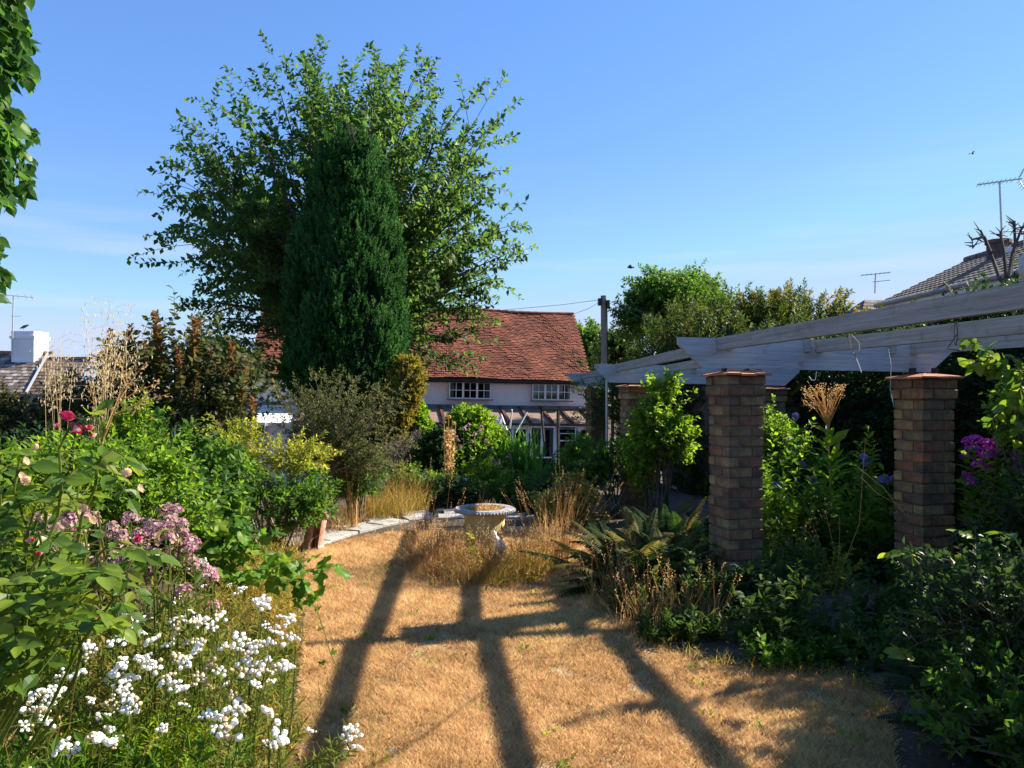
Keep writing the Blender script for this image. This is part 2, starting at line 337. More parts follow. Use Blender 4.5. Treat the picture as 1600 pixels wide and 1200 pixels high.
# crossbeams: end pixel, depth, right end x, top height at the left end
BEAMS = [(2.28, 1.54, 4.35, 2.06), (6.0, 1.31, 3.62, 2.07), (9.9, 1.08, 3.85, 1.995), (14.0, 1.04, 3.6, 1.965)]
PILL = [((2.02, 2.38), (3.6, 2.6)), ((1.79, 6.08), (3.32, 6.12)), ((1.62, 9.98), (3.45, 10.2)), ((1.56, 14.1), (3.45, 14.3))]
BYAW, BTILT = R(6), .016
def beam_top(k, x): return BEAMS[k][3]-BTILT*(x-BEAMS[k][1])
for k, (yb, x0, x1, zt) in enumerate(BEAMS):
    m = MB(); L = (x1-x0)/math.cos(BYAW); hgt = .238
    cut = .2
    prof = [(0, 0), (0, -.055), (cut, -hgt), (L-cut, -hgt), (L, -.055), (L, 0)]
    if k == 3: prof = [(0, 0), (0, -.06), (cut*1.2, -hgt), (L-cut, -hgt), (L, -.055), (L, 0)]
    # split along its length so the board can sag a little
    extrude(m, prof, -.024, .024)
    o = m.build('crossbeam', M_wood, None); o.parent = pg
    o.matrix_basis = Mx((x0-2.5, yb-6.3, zt), BYAW, 0, BTILT); ORI[o.name] = ORI[pg.name]
    for px_, py_ in PILL[k]:
        bot = beam_top(k, px_)-hgt
        p = pillar(px_, py_, bot-.02)
        m = MB()
        for s in (-.09, .09): box(m, (px_+s-.012, py_-.035, bot-.05), (px_+s+.012, py_+.035, bot+.03))
        m.build('bracket', M_black, pg)
RAFT = [  # (beam index, x at near beam, x at far beam)
    (0, 2.02, 1.64), (0, 2.89, 2.46), (0, 3.82, 3.27), (1, 1.72, 1.38), (1, 2.36, 2.04), (1, 3.08, 2.8), (2, 1.50, 1.30), (2, 2.40, 2.2), (2, 3.3, 3.1)]
for k, xa, xb in RAFT:
    ya = BEAMS[k][0]+math.tan(BYAW)*(xa-BEAMS[k][1])-(.06 if k else .15); yb = BEAMS[k+1][0]+math.tan(BYAW)*(xb-BEAMS[k+1][1])-.026
    za, zb = beam_top(k, xa)+.004, beam_top(k+1, xb)+.002
    if k: za -= .0
    A, B = np.array([xa, ya, za]), np.array([xb, yb, zb]); d = B-A; L = np.linalg.norm(d)
    m = MB(); extrude(m, [(0, 0), (0, -.098), (L, -.098), (L, 0)], -.024, .024)
    o = m.build('rafter', M_rafter, None); o.parent = pg; ORI[o.name] = ORI[pg.name]
    o.matrix_basis = Mx(A-np.array([2.5, 6.3, 0]), math.atan2(d[1], d[0]), 0, -math.asin(d[2]/L))
# strings and wires tied round the timbers
def string_thing(name, label, pts, r, mat):
    m = MB(); poly(m, pts, r, n=5); o = m.build(name, mat); tag(o, label, 'string', 'strings tied round the pergola timbers'); return o
def wrap(px, py, D, h=.13, w=.07):
    c = P(px, py, D); return [c+np.array([w*.5*math.cos(a)*.25, -.045+.0*a, h*.5*math.sin(a)]) if True else c for a in np.linspace(0, 6.28, 14)]
string_thing('wire_tie', 'thin black wire wound twice round the highest rafter', wrap(1312, 506, 4.25, .15)+wrap(1318, 506, 4.25, .16), .0025, M_wire)
string_thing('wire_tie', 'black wire loop hanging from the middle rafter near the vine', wrap(1486, 522, 4.25, .13)+[P(1480, 545, 4.2), P(1500, 548, 4.2)], .0025, M_wire)
string_thing('garden_string', 'pale string dangling from the wired rafter across the crossbeam', [P(1326, 520, 4.25), P(1330, 545, 4.6), P(1338, 560, 5.6), P(1346, 582, 5.6)], .0035, M_string)
string_thing('garden_string', 'short loop of pale string looped beside the longer dangling one', [P(1330, 522, 4.25), P(1342, 535, 4.6), P(1343, 545, 5.0), P(1338, 556, 5.4)], .003, M_string)
string_thing('garden_string', 'green blue twine hanging straight down from the crossbeam', [P(1388, 545, 5.85), P(1392, 570, 5.8), P(1391, 610, 5.8), P(1397, 636, 5.8)], .003, solid('green_twine', [(.12, .32, .3), (.2, .42, .4)], 9))
string_thing('garden_string', 'curl of grey twine under the crossbeam', [P(1264, 588, 5.9), P(1268, 594, 5.9), P(1274, 594, 5.9), P(1276, 580, 5.9)], .003, M_string)

# ------------------------------------------------------------------ the cottage with a red tiled roof
HY = R(10)
HR = np.array([2.96, 30.0, 0]); HM = Mx(HR, HY, 0, .018)
HMI = HM.inverted()
cot = thing('cottage', 'pale pink rendered cottage with a steep red tiled roof and lean-to', 'house', tuple(HR), rot=(0, .018, HY))
def HL(px, py, lx=None, ly=0.):              # pixel -> cottage coordinates on the plane y = ly
    o = HMI@Vector((0, 0, HC)); d = (HMI.to_3x3()@Vector(((px-800)/F, 1, -(py-610)/F)))
    t = (ly-o.y)/d.y; q = o+d*t; return q.x, q.z
xl = HL(396, 600)[0]; ez = HL(780, 591)[1]
GZ = -1.9
m = MB(); box(m, (xl, 0, GZ), (0, 5.2, ez)); m.build('wall', M_render, cot)
m = MB(); rise = HL(835, 489, ly=2.6)[1]-ez
extr = [(-.28, ez-.02), (2.6, ez+rise)]
# gable ends
for x in (xl, -.001):
    m.add([[x, 0, ez], [x, 5.2, ez], [x, 2.6, ez+rise-.12], [x+.02*(1 if x < -1 else -1), 0, ez], [x+.02*(1 if x < -1 else -1), 5.2, ez], [x+.02*(1 if x < -1 else -1), 2.6, ez+rise-.12]], np.array([[0, 1, 2], [5, 4, 3]]))
m.build('gable', M_render, cot)
rf = MB(); sl = math.hypot(2.88, rise+.02); ang = math.atan2(rise+.02, 2.88)
x0, x1 = xl-.1, .06
V = np.array([[x0, -.28, ez-.05], [x1, -.28, ez-.05], [x1, 2.6, ez+rise-.03], [x0, 2.6, ez+rise-.03], [x1, 5.5, ez-.05], [x0, 5.5, ez-.05]])
rf.add(V, np.array([[0, 1, 2, 3], [3, 2, 4, 5]])); roof = rf.build('roof', M_rooftile, cot)
tl = MB(); gauge = .1; tw = .168; nc = int(sl/gauge)+1; ncol = int((x1-x0)/tw)
cc, rr = np.meshgrid(np.arange(ncol), np.arange(nc)); cc = cc.ravel(); rr = rr.ravel(); n = len(cc)
tx = x0+(cc+.5*(rr % 2))*tw; ts = rr*gauge+U(-.008, .008, n)
wav = .03*np.sin(tx*.9)+.02*np.sin(tx*2.3+rr*.1)           # an old roof that dips and swells
lift = .055+U(0, .014, n)+wav
cs, sn = math.cos(ang), math.sin(ang)
Tv = np.array([[0, 0, .0], [tw-.006, 0, .0], [tw-.006, .125, -.018], [0, .125, -.018], [0, 0, .016], [tw-.006, 0, .016], [tw-.006, .125, -.002], [0, .125, -.002]])
tilt = U(-.006, .006, (n, 1))*(Tv[None, :, 0]/tw)*1.5
lx = tx[:, None]+Tv[None, :, 0]; s_ = np.minimum(ts[:, None]+Tv[None, :, 1], sl); h_ = Tv[None, :, 2]+lift[:, None]+tilt
lx = np.clip(lx, x0, x1+.03)
VV = np.stack([lx, -.30+s_*cs-h_*sn, ez-.06+s_*sn+h_*cs], -1)
ff = np.array([[4, 5, 6, 7], [0, 1, 5, 4], [1, 2, 6, 5], [3, 0, 4, 7]])
big = .5+.25*np.sin(tx*.55+1)*np.sin(rr*.11+2)
tt = np.clip(big*.6+U(.05, .5, n)-.05*(rr < 8), 0, 1)
tl.add(VV.reshape(-1, 3), (ff[None]+(np.arange(n)*8)[:, None, None]).reshape(-1, 4), np.repeat(tt, 8))
tl.build('roof_tile', M_rooftile, roof, kind='stuff')
for k in range(int((x1-x0)/.32)):
    m = MB(); xx = x0+k*.32; zz = ez+rise+.0+.03*math.sin(xx*.9)
    a = np.linspace(-.3, math.pi+.3, 7); pr = [(.11*math.cos(t), .09*math.sin(t)) for t in a]
    V = [[xx+.005, 2.6+p[0], zz+p[1]] for p in pr]+[[xx+.313, 2.6+p[0]*1.05, zz+p[1]*1.05+.006] for p in pr]
    m.add(V, np.array([[i, i+1, i+8, i+7] for i in range(6)]), U(.25, .7)); m.build('ridge_tile', M_rooftile, roof)
m = MB(); box(m, (xl-.08, -.36, ez-.17), (.05, -.26, ez-.06)); box(m, (xl-.05, -.25, ez-.2), (.03, -.003, ez-.07)); m.build('gutter', M_black, cot)
def window(px0, px1, py0, py1, nl, label=None, sill=True, rows=2, ly=-.03, cols=2, curt=True):
    xa, za = HL(px0, py0, ly=ly); xb, zb = HL(px1, py1, ly=ly); za = max(za, HL(px1, py0, ly=ly)[1])
    m = MB(); t = .05
    box(m, (xa, ly, zb), (xb, ly+.05, zb+t)); box(m, (xa, ly, za-t), (xb, ly+.05, za))
    w = (xb-xa)/nl
    for k in range(nl+1):
        c = xa+k*w; lo = max(xa, c-t*.75); hi = min(xb, c+t*.75)
        box(m, (lo, ly+.001, zb+t), (hi, ly+.049, za-t))
    wn_ = m.build('window', M_white, cot)
    g = MB(); box(g, (xa+.02, ly+.045, zb+.02), (xb-.02, ly+.048, za-.02), mat=0)
    d = MB(); box(d, (xa+.01, ly+.16, zb), (xb-.01, ly+.17, za)); 
    for k in range(nl):
        a, b = xa+k*w+t*.75, xa+(k+1)*w-t*.75
        for i in range(cols):
            for j in range(rows):
                p = MB(); pw = (b-a)/cols; ph = (za-zb-2*t)/rows
                box(p, (a+i*pw+.008, ly+.022, zb+t+j*ph+.008), (a+(i+1)*pw-.008, ly+.026, zb+t+(j+1)*ph-.008)); p.build('pane', M_glass, wn_)
        bar = MB()
        for i in range(1, cols): box(bar, (a+i*(b-a)/cols-.012, ly+.012, zb+t), (a+i*(b-a)/cols+.012, ly+.036, za-t))
        for j in range(1, rows): zz = zb+t+j*(za-zb-2*t)/rows; box(bar, (a, ly+.010, zz-.012), (b, ly+.038, zz+.012))
        if cols > 1 or rows > 1: bar.build('glazing_bar', M_white, wn_)
    d.build('dark_backing', M_dark, wn_)  # near-black sheet stands in for the unlit room behind the glass
    if curt:
        c = MB(); cwid = w*.36
        for (a, b) in ((xa+.03, xa+cwid), (xb-cwid, xb-.03)):
            nn = 14; q = np.linspace(a, b, nn); yy = ly+.10+.02*np.sin(np.arange(nn)*2.1)
            V = np.concatenate([np.stack([q, yy, np.full(nn, zb+.02)], 1), np.stack([q, yy, np.full(nn, za-.02)], 1)])
            c.add(V, np.array([[i, i+1, i+1+nn, i+nn] for i in range(nn-1)]))
        c.build('curtain', M_curtain, wn_)
    if sill:
        s = MB(); box(s, (xa-.08, ly-.08, zb-.05), (xb+.08, ly+.04, zb-.003)); s.build('sill', M_lead, wn_)
    return wn_
# window openings need a wall behind the glass that is set back: the dark backing sheet stands 4 cm behind the render
M_render.node_tree  # keep
for a in ((702, 767, 597, 624, 3), (832, 892, 600, 626, 3)): window(*a, ly=-.20 if False else -.19)
# lean-to conservatory
xa = HL(384, 640)[0]; xb = -.02
zt = HL(780, 637)[1]; zf = HL(790, 660, ly=-2.1)[1]
m = MB(); box(m, (xa, -.05, zt-.02), (xb, -.003, zt+.10)); m.build('lead_flashing', M_lead, cot)
slx = [(-2.1-.0, zf), (-.02, zt)]
xm = HL(470, 640)[0]
lt = MB(); lt.add([[xm, -2.15, zf-.01], [xb, -2.15, zf-.01], [xb, -.02, zt], [xm, -.02, zt], [xm, -2.15, zf-.03], [xb, -2.15, zf-.03], [xb, -.02, zt-.02], [xm, -.02, zt-.02]], np.array([[0, 1, 2, 3], [7, 6, 5, 4], [0, 4, 5, 1]]))
ltr = lt.build('lean_to_roof', M_sheet, cot)
bx = [HL(p, 637)[0] for p in (655, 687, 718, 750, 781, 812, 844, 873, 905)]
sp = bx[1]-bx[0]; allx = sorted(set([round(b, 2) for b in bx]+[round(bx[0]-sp*k, 2) for k in range(1, int((bx[0]-xm)/sp)+1)]))
for x in allx:
    m = MB(); m.add([[x-.05, -2.2, zf-.02], [x+.05, -2.2, zf-.02], [x+.05, -.02, zt], [x-.05, -.02, zt], [x-.05, -2.2, zf+.07], [x+.05, -2.2, zf+.07], [x+.05, -.02, zt+.09], [x-.05, -.02, zt+.09]],
        np.array([[4, 5, 6, 7], [0, 1, 5, 4], [1, 2, 6, 5], [3, 0, 4, 7], [0, 3, 2, 1]])); m.build('roof_bar', M_brown, ltr)
m = MB(); box(m, (xm, -2.24, zf-.1), (xb, -2.16, zf-.025)); m.build('gutter', M_brown, cot)
# white lean-to of the far end
wl_ = MB(); zz0 = HL(420, 660, ly=-2)[1]; zz1 = HL(420, 638)[1]
wl_.add([[xa, -2.1, zz0], [xm-.05, -2.1, zz0], [xm-.05, -.02, zz1], [xa, -.02, zz1], [xa, -2.1, zz0-.12], [xm-.05, -2.1, zz0-.12]], np.array([[0, 1, 2, 3], [0, 4, 5, 1]])); wl_.build('white_lean_to_roof', M_white, cot)
m = MB(); box(m, (xa+.1, -1.98, GZ), (xm-.06, -.003, zz0-.13)); m.build('white_lean_to_wall', M_render, cot)
window(382, 414, 660, 681, 1, ly=-2.17, sill=False, cols=1, rows=1, curt=False)
# lean-to front: white frames, doors, window
m = MB(); box(m, (xm, -1.8, GZ), (xb-.05, -1.75, zf-.1)); m.build('dark_backing_wall', M_dark, cot)  # near-black sheet paints in the unlit inside of the lean-to
fr = MB(); box(fr, (xm, -2.1, zf-.24), (xb-.02, -2.02, zf-.10))
for p in (655, 690, 725, 760, 800, 824, 868, 905): x = HL(p, 690, ly=-2.1)[0]; box(fr, (x-.06, -2.098, GZ+.5), (x+.06, -2.022, zf-.24))
box(fr, (xm, -2.096, GZ), (xb-.02, -2.024, GZ+.5)); fr.build('frame', M_white, cot)
for a in ((829, 846, 666, 716, 1), (847, 866, 666, 716, 1)):
    window(*a, ly=-2.2, sill=False, rows=1, cols=1, curt=True)['label'] = 'white glazed door of the lean-to'
window(872, 900, 665, 690, 1, ly=-2.2, sill=False, rows=2, cols=1, curt=False); window(668, 690, 664, 680, 1, ly=-2.2, sill=False, rows=1, cols=2, curt=False)

# slate roofed outbuilding by the cottage
ob = thing('outbuilding', 'low outbuilding with a dark slate roof at the end of the cottage', 'outbuilding', (-12.6, 32, -1.9))
m = MB(); box(m, (-14.6, 31, -1.9), (-10.5, 34, .3)); m.build('wall', M_render, ob)
m = MB()
for r_ in range(9):
    for c_ in range(16):
        y0 = 30.8+r_*.18; z0 = .35+r_*.14; x = -14.7+c_*.27+.13*(r_ % 2)
        m.add([[x, y0, z0+.02], [x+.26, y0, z0+.02], [x+.26, y0+.24, z0+.18], [x, y0+.24, z0+.18], [x, y0, z0], [x+.26, y0, z0]], np.array([[0, 1, 2, 3], [4, 5, 1, 0]]), U(0, .3))
m.build('roof_slate', solid('dark_slate', [(.02, .022, .03), (.05, .052, .06)], 5, .6, 'tint'), ob, kind='stuff')

# ------------------------------------------------------------------ neighbour house with white chimney
nh = thing('neighbour_house', 'old house with a weathered brown slate roof and a white chimney behind the shrubs', 'house', (-22, 35, -1.8))
def slope(parent, A, B, C, D, rows, cols, mat, name, tmin=0, tmax=1, kind=True, th=.02):
    """tiles between the eave A-B and the ridge D-C"""
    A, B, C, D = [np.array(p, float) for p in (A, B, C, D)]; m = MB(); nrmv = np.cross(B-A, D-A); nrmv /= np.linalg.norm(nrmv)
    r_, c_ = [q.ravel() for q in np.meshgrid(np.arange(rows), np.arange(cols), indexing='ij')]; n = len(r_)
    def pt(u, v): return (A+(B-A)*u[:, None])*(1-v[:, None])+(D+(C-D)*u[:, None])*v[:, None]
    of = .5*(r_ % 2)/cols
    u0 = np.clip(c_/cols-of+.001, 0, 1); u1 = np.clip((c_+1)/cols-of-.001, 0, 1); v0 = r_/rows; v1 = np.minimum((r_+1.25)/rows, 1)
    lf = (th+U(0, th*.6, n))[:, None]*nrmv
    V = np.stack([pt(u0, v0)+lf, pt(u1, v0)+lf, pt(u1, v1), pt(u0, v1), pt(u0, v0)-.0*lf, pt(u1, v0)], 1)
    f = np.array([[0, 1, 2, 3], [4, 5, 1, 0]])
    m.add(V.reshape(-1, 3), (f[None]+(np.arange(n)*6)[:, None, None]).reshape(-1, 4), np.repeat(U(tmin, tmax, n), 6))
    m.add(np.array([A, B, C, D])-nrmv*.004, np.array([[0, 1, 2, 3]]), .3)
    return m.build(name, mat, parent, **({'kind': 'stuff'} if kind else {}))
ea = 1.55
slope(nh, (-28, 33, ea), (-21.1, 33, ea), (-21.9, 36, 3.42), (-28, 36, 3.55), 13, 26, M_greyroof, 'roof_slate')
slope(nh, (-21.9, 33.4, ea-.1), (-19.2, 33.4, ea-.1), (-20.0, 36, 3.12), (-22.2, 36, 3.2), 12, 12, M_greyroof, 'roof_slate', 0, .6)
m = MB()
for k in range(19): box(m, (-28+k*.33, 35.9, 3.44-.004*k), (-27.69+k*.33, 36.1, 3.57-.004*k))
for k in range(7): box(m, (-21.9+k*.3, 35.9, 3.12), (-21.62+k*.3, 36.1, 3.24))
m.build('ridge_tile', M_redtile, nh)
m = MB(); poly(m, [(-21.95, 35.9, 3.42), (-21.1, 32.95, ea)], .06, n=5); m.build('valley_lead', M_metal, nh)
m = MB(); box(m, (-28, 33.3, -1.8), (-19.5, 38.6, ea-.05)); m.build('wall', solid('grey_wall', [(.2, .19, .17), (.3, .28, .25)], 5, .9), nh)
cx_ = P(44, 555, 35.6)
ch = MB(); box(ch, (cx_[0]-.52, 35.2, 2.9), (cx_[0]+.52, 36.3, 4.3)); box(ch, (cx_[0]-.58, 35.14, 4.05), (cx_[0]+.58, 36.36, 4.18)); box(ch, (cx_[0]-.53, 35.19, 4.3), (cx_[0]+.53, 36.31, 4.4))
for k in range(9): box(ch, (cx_[0]-.535, 35.185, 3.25+k*.09), (cx_[0]+.535, 36.315, 3.31+k*.09))
ch.build('chimney', M_white, nh)
m = MB(); poly(m, [P(86, 606, 33), P(96, 590, 33), P(118, 574, 33)], .09, n=4); poly(m, [P(84, 608, 33), P(85, 588, 33)], .06, n=5); m.build('dormer_edge', solid('dark_barge', [(.03, .035, .045), (.07, .075, .09)], 4, .6), nh)
def aerial(name, label, base, top, tilt, boom_dir, L, els, elL, loc, grid=False, n2=None):
    t = thing(name, label, 'aerial', loc, 'television aerials on the roofs'); m = MB(); poly(m, [base, top], .028, n=6); m.build('mast', M_metal, t)
    m = MB(); bd = np.array(boom_dir, float)/np.linalg.norm(boom_dir); c = np.array(top); poly(m, [c-bd*L*.5, c+bd*L*.5], .018, n=5); m.build('boom', M_metal, t)
    sd = np.cross(bd, (0, 0, 1.)); sd /= np.linalg.norm(sd); sd = sd*.8+np.array([0, 0, .18])
    for e in els:
        m = MB(); q = c+bd*L*e; poly(m, [q-sd*elL*.5, q+sd*elL*.5], .009, n=4); m.build('element', M_metal, t)
    if grid:
        q = c+bd*L*.42
        for s in (-1, 1):
            m = MB()
            for k in range(4): h0 = s*(.05+.07*k); poly(m, [q+bd*abs(h0)*.5+np.array([0, 0, h0])-sd*.18, q+bd*abs(h0)*.5+np.array([0, 0, h0])+sd*.18], .007, n=4)
            poly(m, [q, q+bd*.16+np.array([0, 0, s*.3])], .012, n=4); m.build('reflector', M_metal, t)
    return t, bd
t, bd = aerial('aerial', 'tall thin aerial rising beside the white chimney', P(19, 555, 35.0), P(21, 462, 35.0), 0, (1, .5, -.06), 1.6, [-.4, -.2, .1, .3, .45], .9, tuple(P(19, 555, 35.0)))
m = MB(); q = P(21, 494, 35.0); poly(m, [q-np.array([.1, 0, 0]), q+np.array([.35, 0, 0])], .012, n=4); m.build('cross_rod', M_metal, t)

# ------------------------------------------------------------------ house beyond the pergola
rh = thing('tiled_house', 'white walled house with a grey concrete tiled roof beyond the pergola', 'house', (13, 18, -.6))
ex, rx = 11.35, 14.2
far_e = P(1378, 474, 23.6); far_r = P(1512, 405, 23.4)
ezv, rzv = 4.32, 5.70
ty0, ty1 = 11.5, 23.6
rows, cols = 11, 27
A, B, Cc, Dd = np.array([ex, ty1, ezv]), np.array([ex, ty0, ezv]), np.array([rx, ty0, rzv]), np.array([rx, ty1, rzv])
m = MB(); m.add([A, B, Cc, Dd, [rx+2.9, ty0, ezv], [rx+2.9, ty1, ezv]], np.array([[0, 1, 2, 3], [3, 2, 4, 5]]), .3); rroof = m.build('roof', M_greytile, rh)
def tile_prof():
    u = np.linspace(0, 1, 7); return u, .012+.022*np.abs(np.sin(u*math.pi*2))**.8
uu, hh = tile_prof(); nv = np.cross(B-A, Dd-A); nv /= np.linalg.norm(nv); tmesh = []
for r_ in range(rows):
    for c_ in range(cols):
        m = MB(); w = (B-A)/cols; v0 = (Dd-A)*(r_/rows); v1 = (Dd-A)*min(1, (r_+1.12)/rows); o0 = A+w*c_
        a_ = [o0+w*(t*.99)+v0+nv*(h+.02) for t, h in zip(uu, hh)]; b_ = [o0+w*(t*.99)+v1+nv*(h*.8) for t, h in zip(uu, hh)]; c2 = [o0+w*(t*.99)+v0+nv*(h-.02) for t, h in zip(uu, hh)]
        m.add(a_+b_+c2, np.array([[i, i+1, i+8, i+7] for i in range(6)]+[[i+14, i+15, i+1, i] for i in range(6)]), U(0, 1)); m.build('roof_tile', M_greytile, rroof)
m = MB()
for k in range(36): y = ty0+k*.34; lathe(m, [(.12, 0), (.12, .33)], (0, 0, 0), 8, M=Matrix.Rotation(R(-90), 3, 'X')) if False else poly(m, [(rx, y, rzv+.03), (rx, y+.33, rzv+.03)], .11, .105, 8, .4)
m.build('ridge_tile', M_greytile, rroof)
m = MB(); poly(m, [(ex-.06, ty0, ezv-.04), (ex-.06, ty1, ezv-.04)], .065, n=8); m.build('gutter', solid('grey_gutter', [(.22, .2, .19), (.3, .28, .27)], 5, .5), rh)
m = MB(); box(m, (ex+.0, ty0, ezv-.22), (ex+.3, ty1-.05, ezv-.03)); m.build('fascia', M_white, rh)
m = MB(); box(m, (ex+.3, ty0, -1.2), (rx+2.6, ty1-.3, ezv-.1)); m.build('wall', solid('white_boarding', [(.72, .73, .8), (.8, .81, .86)], 3, .7), rh)
for k in range(24):
    m = MB(); box(m, (ex+.275, ty0, ezv-.42-k*.16), (ex+.299, ty1-.3, ezv-.28-k*.16)); m.build('board', M_white, rh)
for y0, y1, z0, z1 in ((18.8, 20.6, 2.4, 3.75), (15.2, 16.6, 2.4, 3.7), (12.6, 14, 2.4, 3.7)):
    m = MB(); xx = ex+.25
    box(m, (xx-.03, y0, z0), (xx+.02, y1, z0+.06)); box(m, (xx-.03, y0, z1-.06), (xx+.02, y1, z1))
    for t in (0, .33, .66, 1): box(m, (xx-.03, y0+t*(y1-y0)-.03, z0), (xx+.019, y0+t*(y1-y0)+.03, z1))
    w_ = m.build('window', M_white, rh); p = MB(); box(p, (xx-.005, y0+.03, z0+.06), (xx+.0, y1-.03, z1-.06)); p.build('pane', M_glass, w_)
    p = MB(); box(p, (xx+.012, y0, z0), (xx+.018, y1, z1)); p.build('dark_backing', M_dark, w_)  # dark sheet takes the place of a shaded room
m = MB(); q = P(1562, 490, 15.5); poly(m, [(ex+.2, q[1], 4.1), (ex+.2, q[1], -1)], .11, n=6); m.build('downpipe', M_brown, rh)
cq = P(1560, 400, 21.0)
c = MB(); lathe(c, [(.29, 5.0), (.29, 5.68), (.33, 5.70), (.33, 5.80), (.27, 5.82), (.0, 5.82)], (cq[0], 21, 0), 10); c.build('chimney', solid('dark_brick', [(.09, .06, .05), (.16, .1, .08)], 9, .9, bump=.6), rh)
c = MB(); box(c, (cq[0]-.05, 20.6, 5.0), (cq[0]+.18, 20.68, 5.55)); c.build('flue_cover', M_white, rh)
aerial('aerial', 'largest aerial on a long mast over the dark round chimney', P(1566, 380, 21), P(1562, 284, 21), 0, (1, -.15, .11), 1.15, [-.48, -.4, -.3, -.2, -.1, 0, .1, .2, .3], .35, tuple(P(1566, 380, 21)), grid=True)
aerial('aerial', 'cut off aerial at the edge of the grey tiled roof', P(1601, 410, 20), P(1601, 361, 20), 0, (1, 0, .02), 1.1, [-.45, -.2, 0, .2, .4], .3, tuple(P(1601, 410, 20)))
# further roof with a small aerial
fh = thing('far_house', 'distant brown roof showing between the yew and the grey tiled house', 'house', (17, 30, 0))
slope(fh, (13.3, 29, 4.2), (17.6, 29, 4.2), (17.6, 31, 5.3), (14.4, 31, 5.35), 7, 12, M_greytile, 'roof_tile')
slope(fh, (13.3, 33, 4.2), (13.3, 29, 4.2), (14.4, 31, 5.35), (14.4, 31.01, 5.35), 7, 8, M_greytile, 'roof_tile')
m = MB(); box(m, (13.6, 29.3, -1.8), (17.5, 32.5, 4.2)); m.build('wall', M_brick, fh)
t, bd = aerial('aerial', 'small double aerial on the distant brown roof', P(1367, 458, 30.5), P(1368, 428, 30.5), 0, (1, -.2, .08), 1.1, [-.45, -.3, -.15, 0, .15, .3, .45], .25, tuple(P(1367, 458, 30.5)))
m = MB(); q = P(1368, 440, 30.5); poly(m, [q-bd*.1, q+bd*.55], .015, n=4); m.build('boom', M_metal, t)

# ------------------------------------------------------------------ utility pole, wires
up = thing('utility_pole', 'tall wooden utility pole standing behind the cottage gable', 'utility pole', (3.2, 27, -1.8))
m = MB(); poly(m, [(3.3, 27, -1.8), P(943, 462, 27)], .12, .10, 9); m.build('pole', solid('grey_pole', [(.22, .18, .145), (.34, .29, .24)], 4, .9, stretch=(8, 8, .6)), up)
m = MB(); q = P(943, 472, 27); box(m, q+np.array([-.2, -.17, -.12]), q+np.array([-.08, .1, .12])); box(m, q+np.array([.1, -.2, -.22]), q+np.array([.2, .05, .05])); m.build('terminal_box', M_black, up)
m = MB(); poly(m, [q+np.array([.1, -.14, -.1]), q+np.array([.13, -.14, -2.2])], .02, n=4); m.build('cable', M_wire, up)
for k, (lab, pts) in enumerate((('overhead wire running from the utility pole over the cottage roof', [P(940, 468, 27), P(880, 476, 29), P(770, 486, 31)]),
    ('faint lower overhead wire dropping from the pole to the cottage ridge', [P(940, 470, 27), P(920, 482, 29), P(893, 492, 32)]),
    ('overhead wire sagging from the pole down towards the pergola', [P(946, 469, 27), P(990, 482, 22), P(1050, 506, 15.5)]),
    ('second sagging overhead wire under the one towards the pergola', [P(946, 471, 27), P(985, 488, 22), P(1040, 520, 15)]))):
    m = MB(); poly(m, pts, .008 if k < 2 else .006, n=4); tag(m.build('overhead_wire', M_wire), lab, 'wire', 'wires on the utility pole')
# pale metal post, with a bamboo cane, beside the third pillar
m = MB(); poly(m, [P(948, 720, 12.6)*np.array([1, 1, 0]), P(948, 568, 12.6)], .022, n=8); tag(m.build('metal_post', M_metal), 'slim pale metal post beside the distant brick pillar', 'post')
m = MB(); poly(m, [P(957, 640, 13.5)*np.array([1, 1, 0]), P(957, 592, 13.5)], .03, n=6); poly(m, [P(948, 636, 13.5), P(985, 640, 13.5)], .02, n=5); tag(m.build('trellis_post', solid('dark_wood', [(.06, .045, .035), (.12, .09, .07)], 6)), 'dark trellis post with a crossbar between two distant pillars', 'post')
ta = thing('wooden_frame', 'weathered wooden frame with a level top rail in front of the lean-to', 'frame', tuple(P(873, 760, 18)*np.array([1, 1, 0])+np.array([0, 0, -1.4])))
m = MB(); poly(m, [P(873, 640, 18)*np.array([1, 1, 0])+np.array([0, 0, -1.4]), P(872, 638, 18)], .045, n=6); m.build('post', M_bark, ta)
m = MB(); poly(m, [P(848, 640, 18), P(920, 640, 17.6)], .04, n=6); m.build('rail', M_bark, ta)
m = MB(); poly(m, [P(846, 642, 18), P(850, 690, 18.4)], .03, n=6); m.build('brace', M_bark, ta)
rd = thing('rotary_dryer', 'folded rotary clothes dryer with thin white arms behind the sword leaves', 'clothes dryer', tuple(P(783, 720, 20)*np.array([1, 1, 0])+np.array([0, 0, -1.8])))
m = MB(); poly(m, [P(783, 720, 20)*np.array([1, 1, 0])+np.array([0, 0, -1.8]), P(783, 646, 20)], .03, n=6); m.build('pole', M_white, rd)
for a, b in (((783, 648), (768, 676)), ((783, 648), (792, 672)), ((783, 650), (776, 676)), ((824, 644), (806, 676)), ((797, 668), (800, 640))):
    m = MB(); poly(m, [P(*a, 20), P(*b, 19.8)], .02, n=5); m.build('arm', M_white, rd)

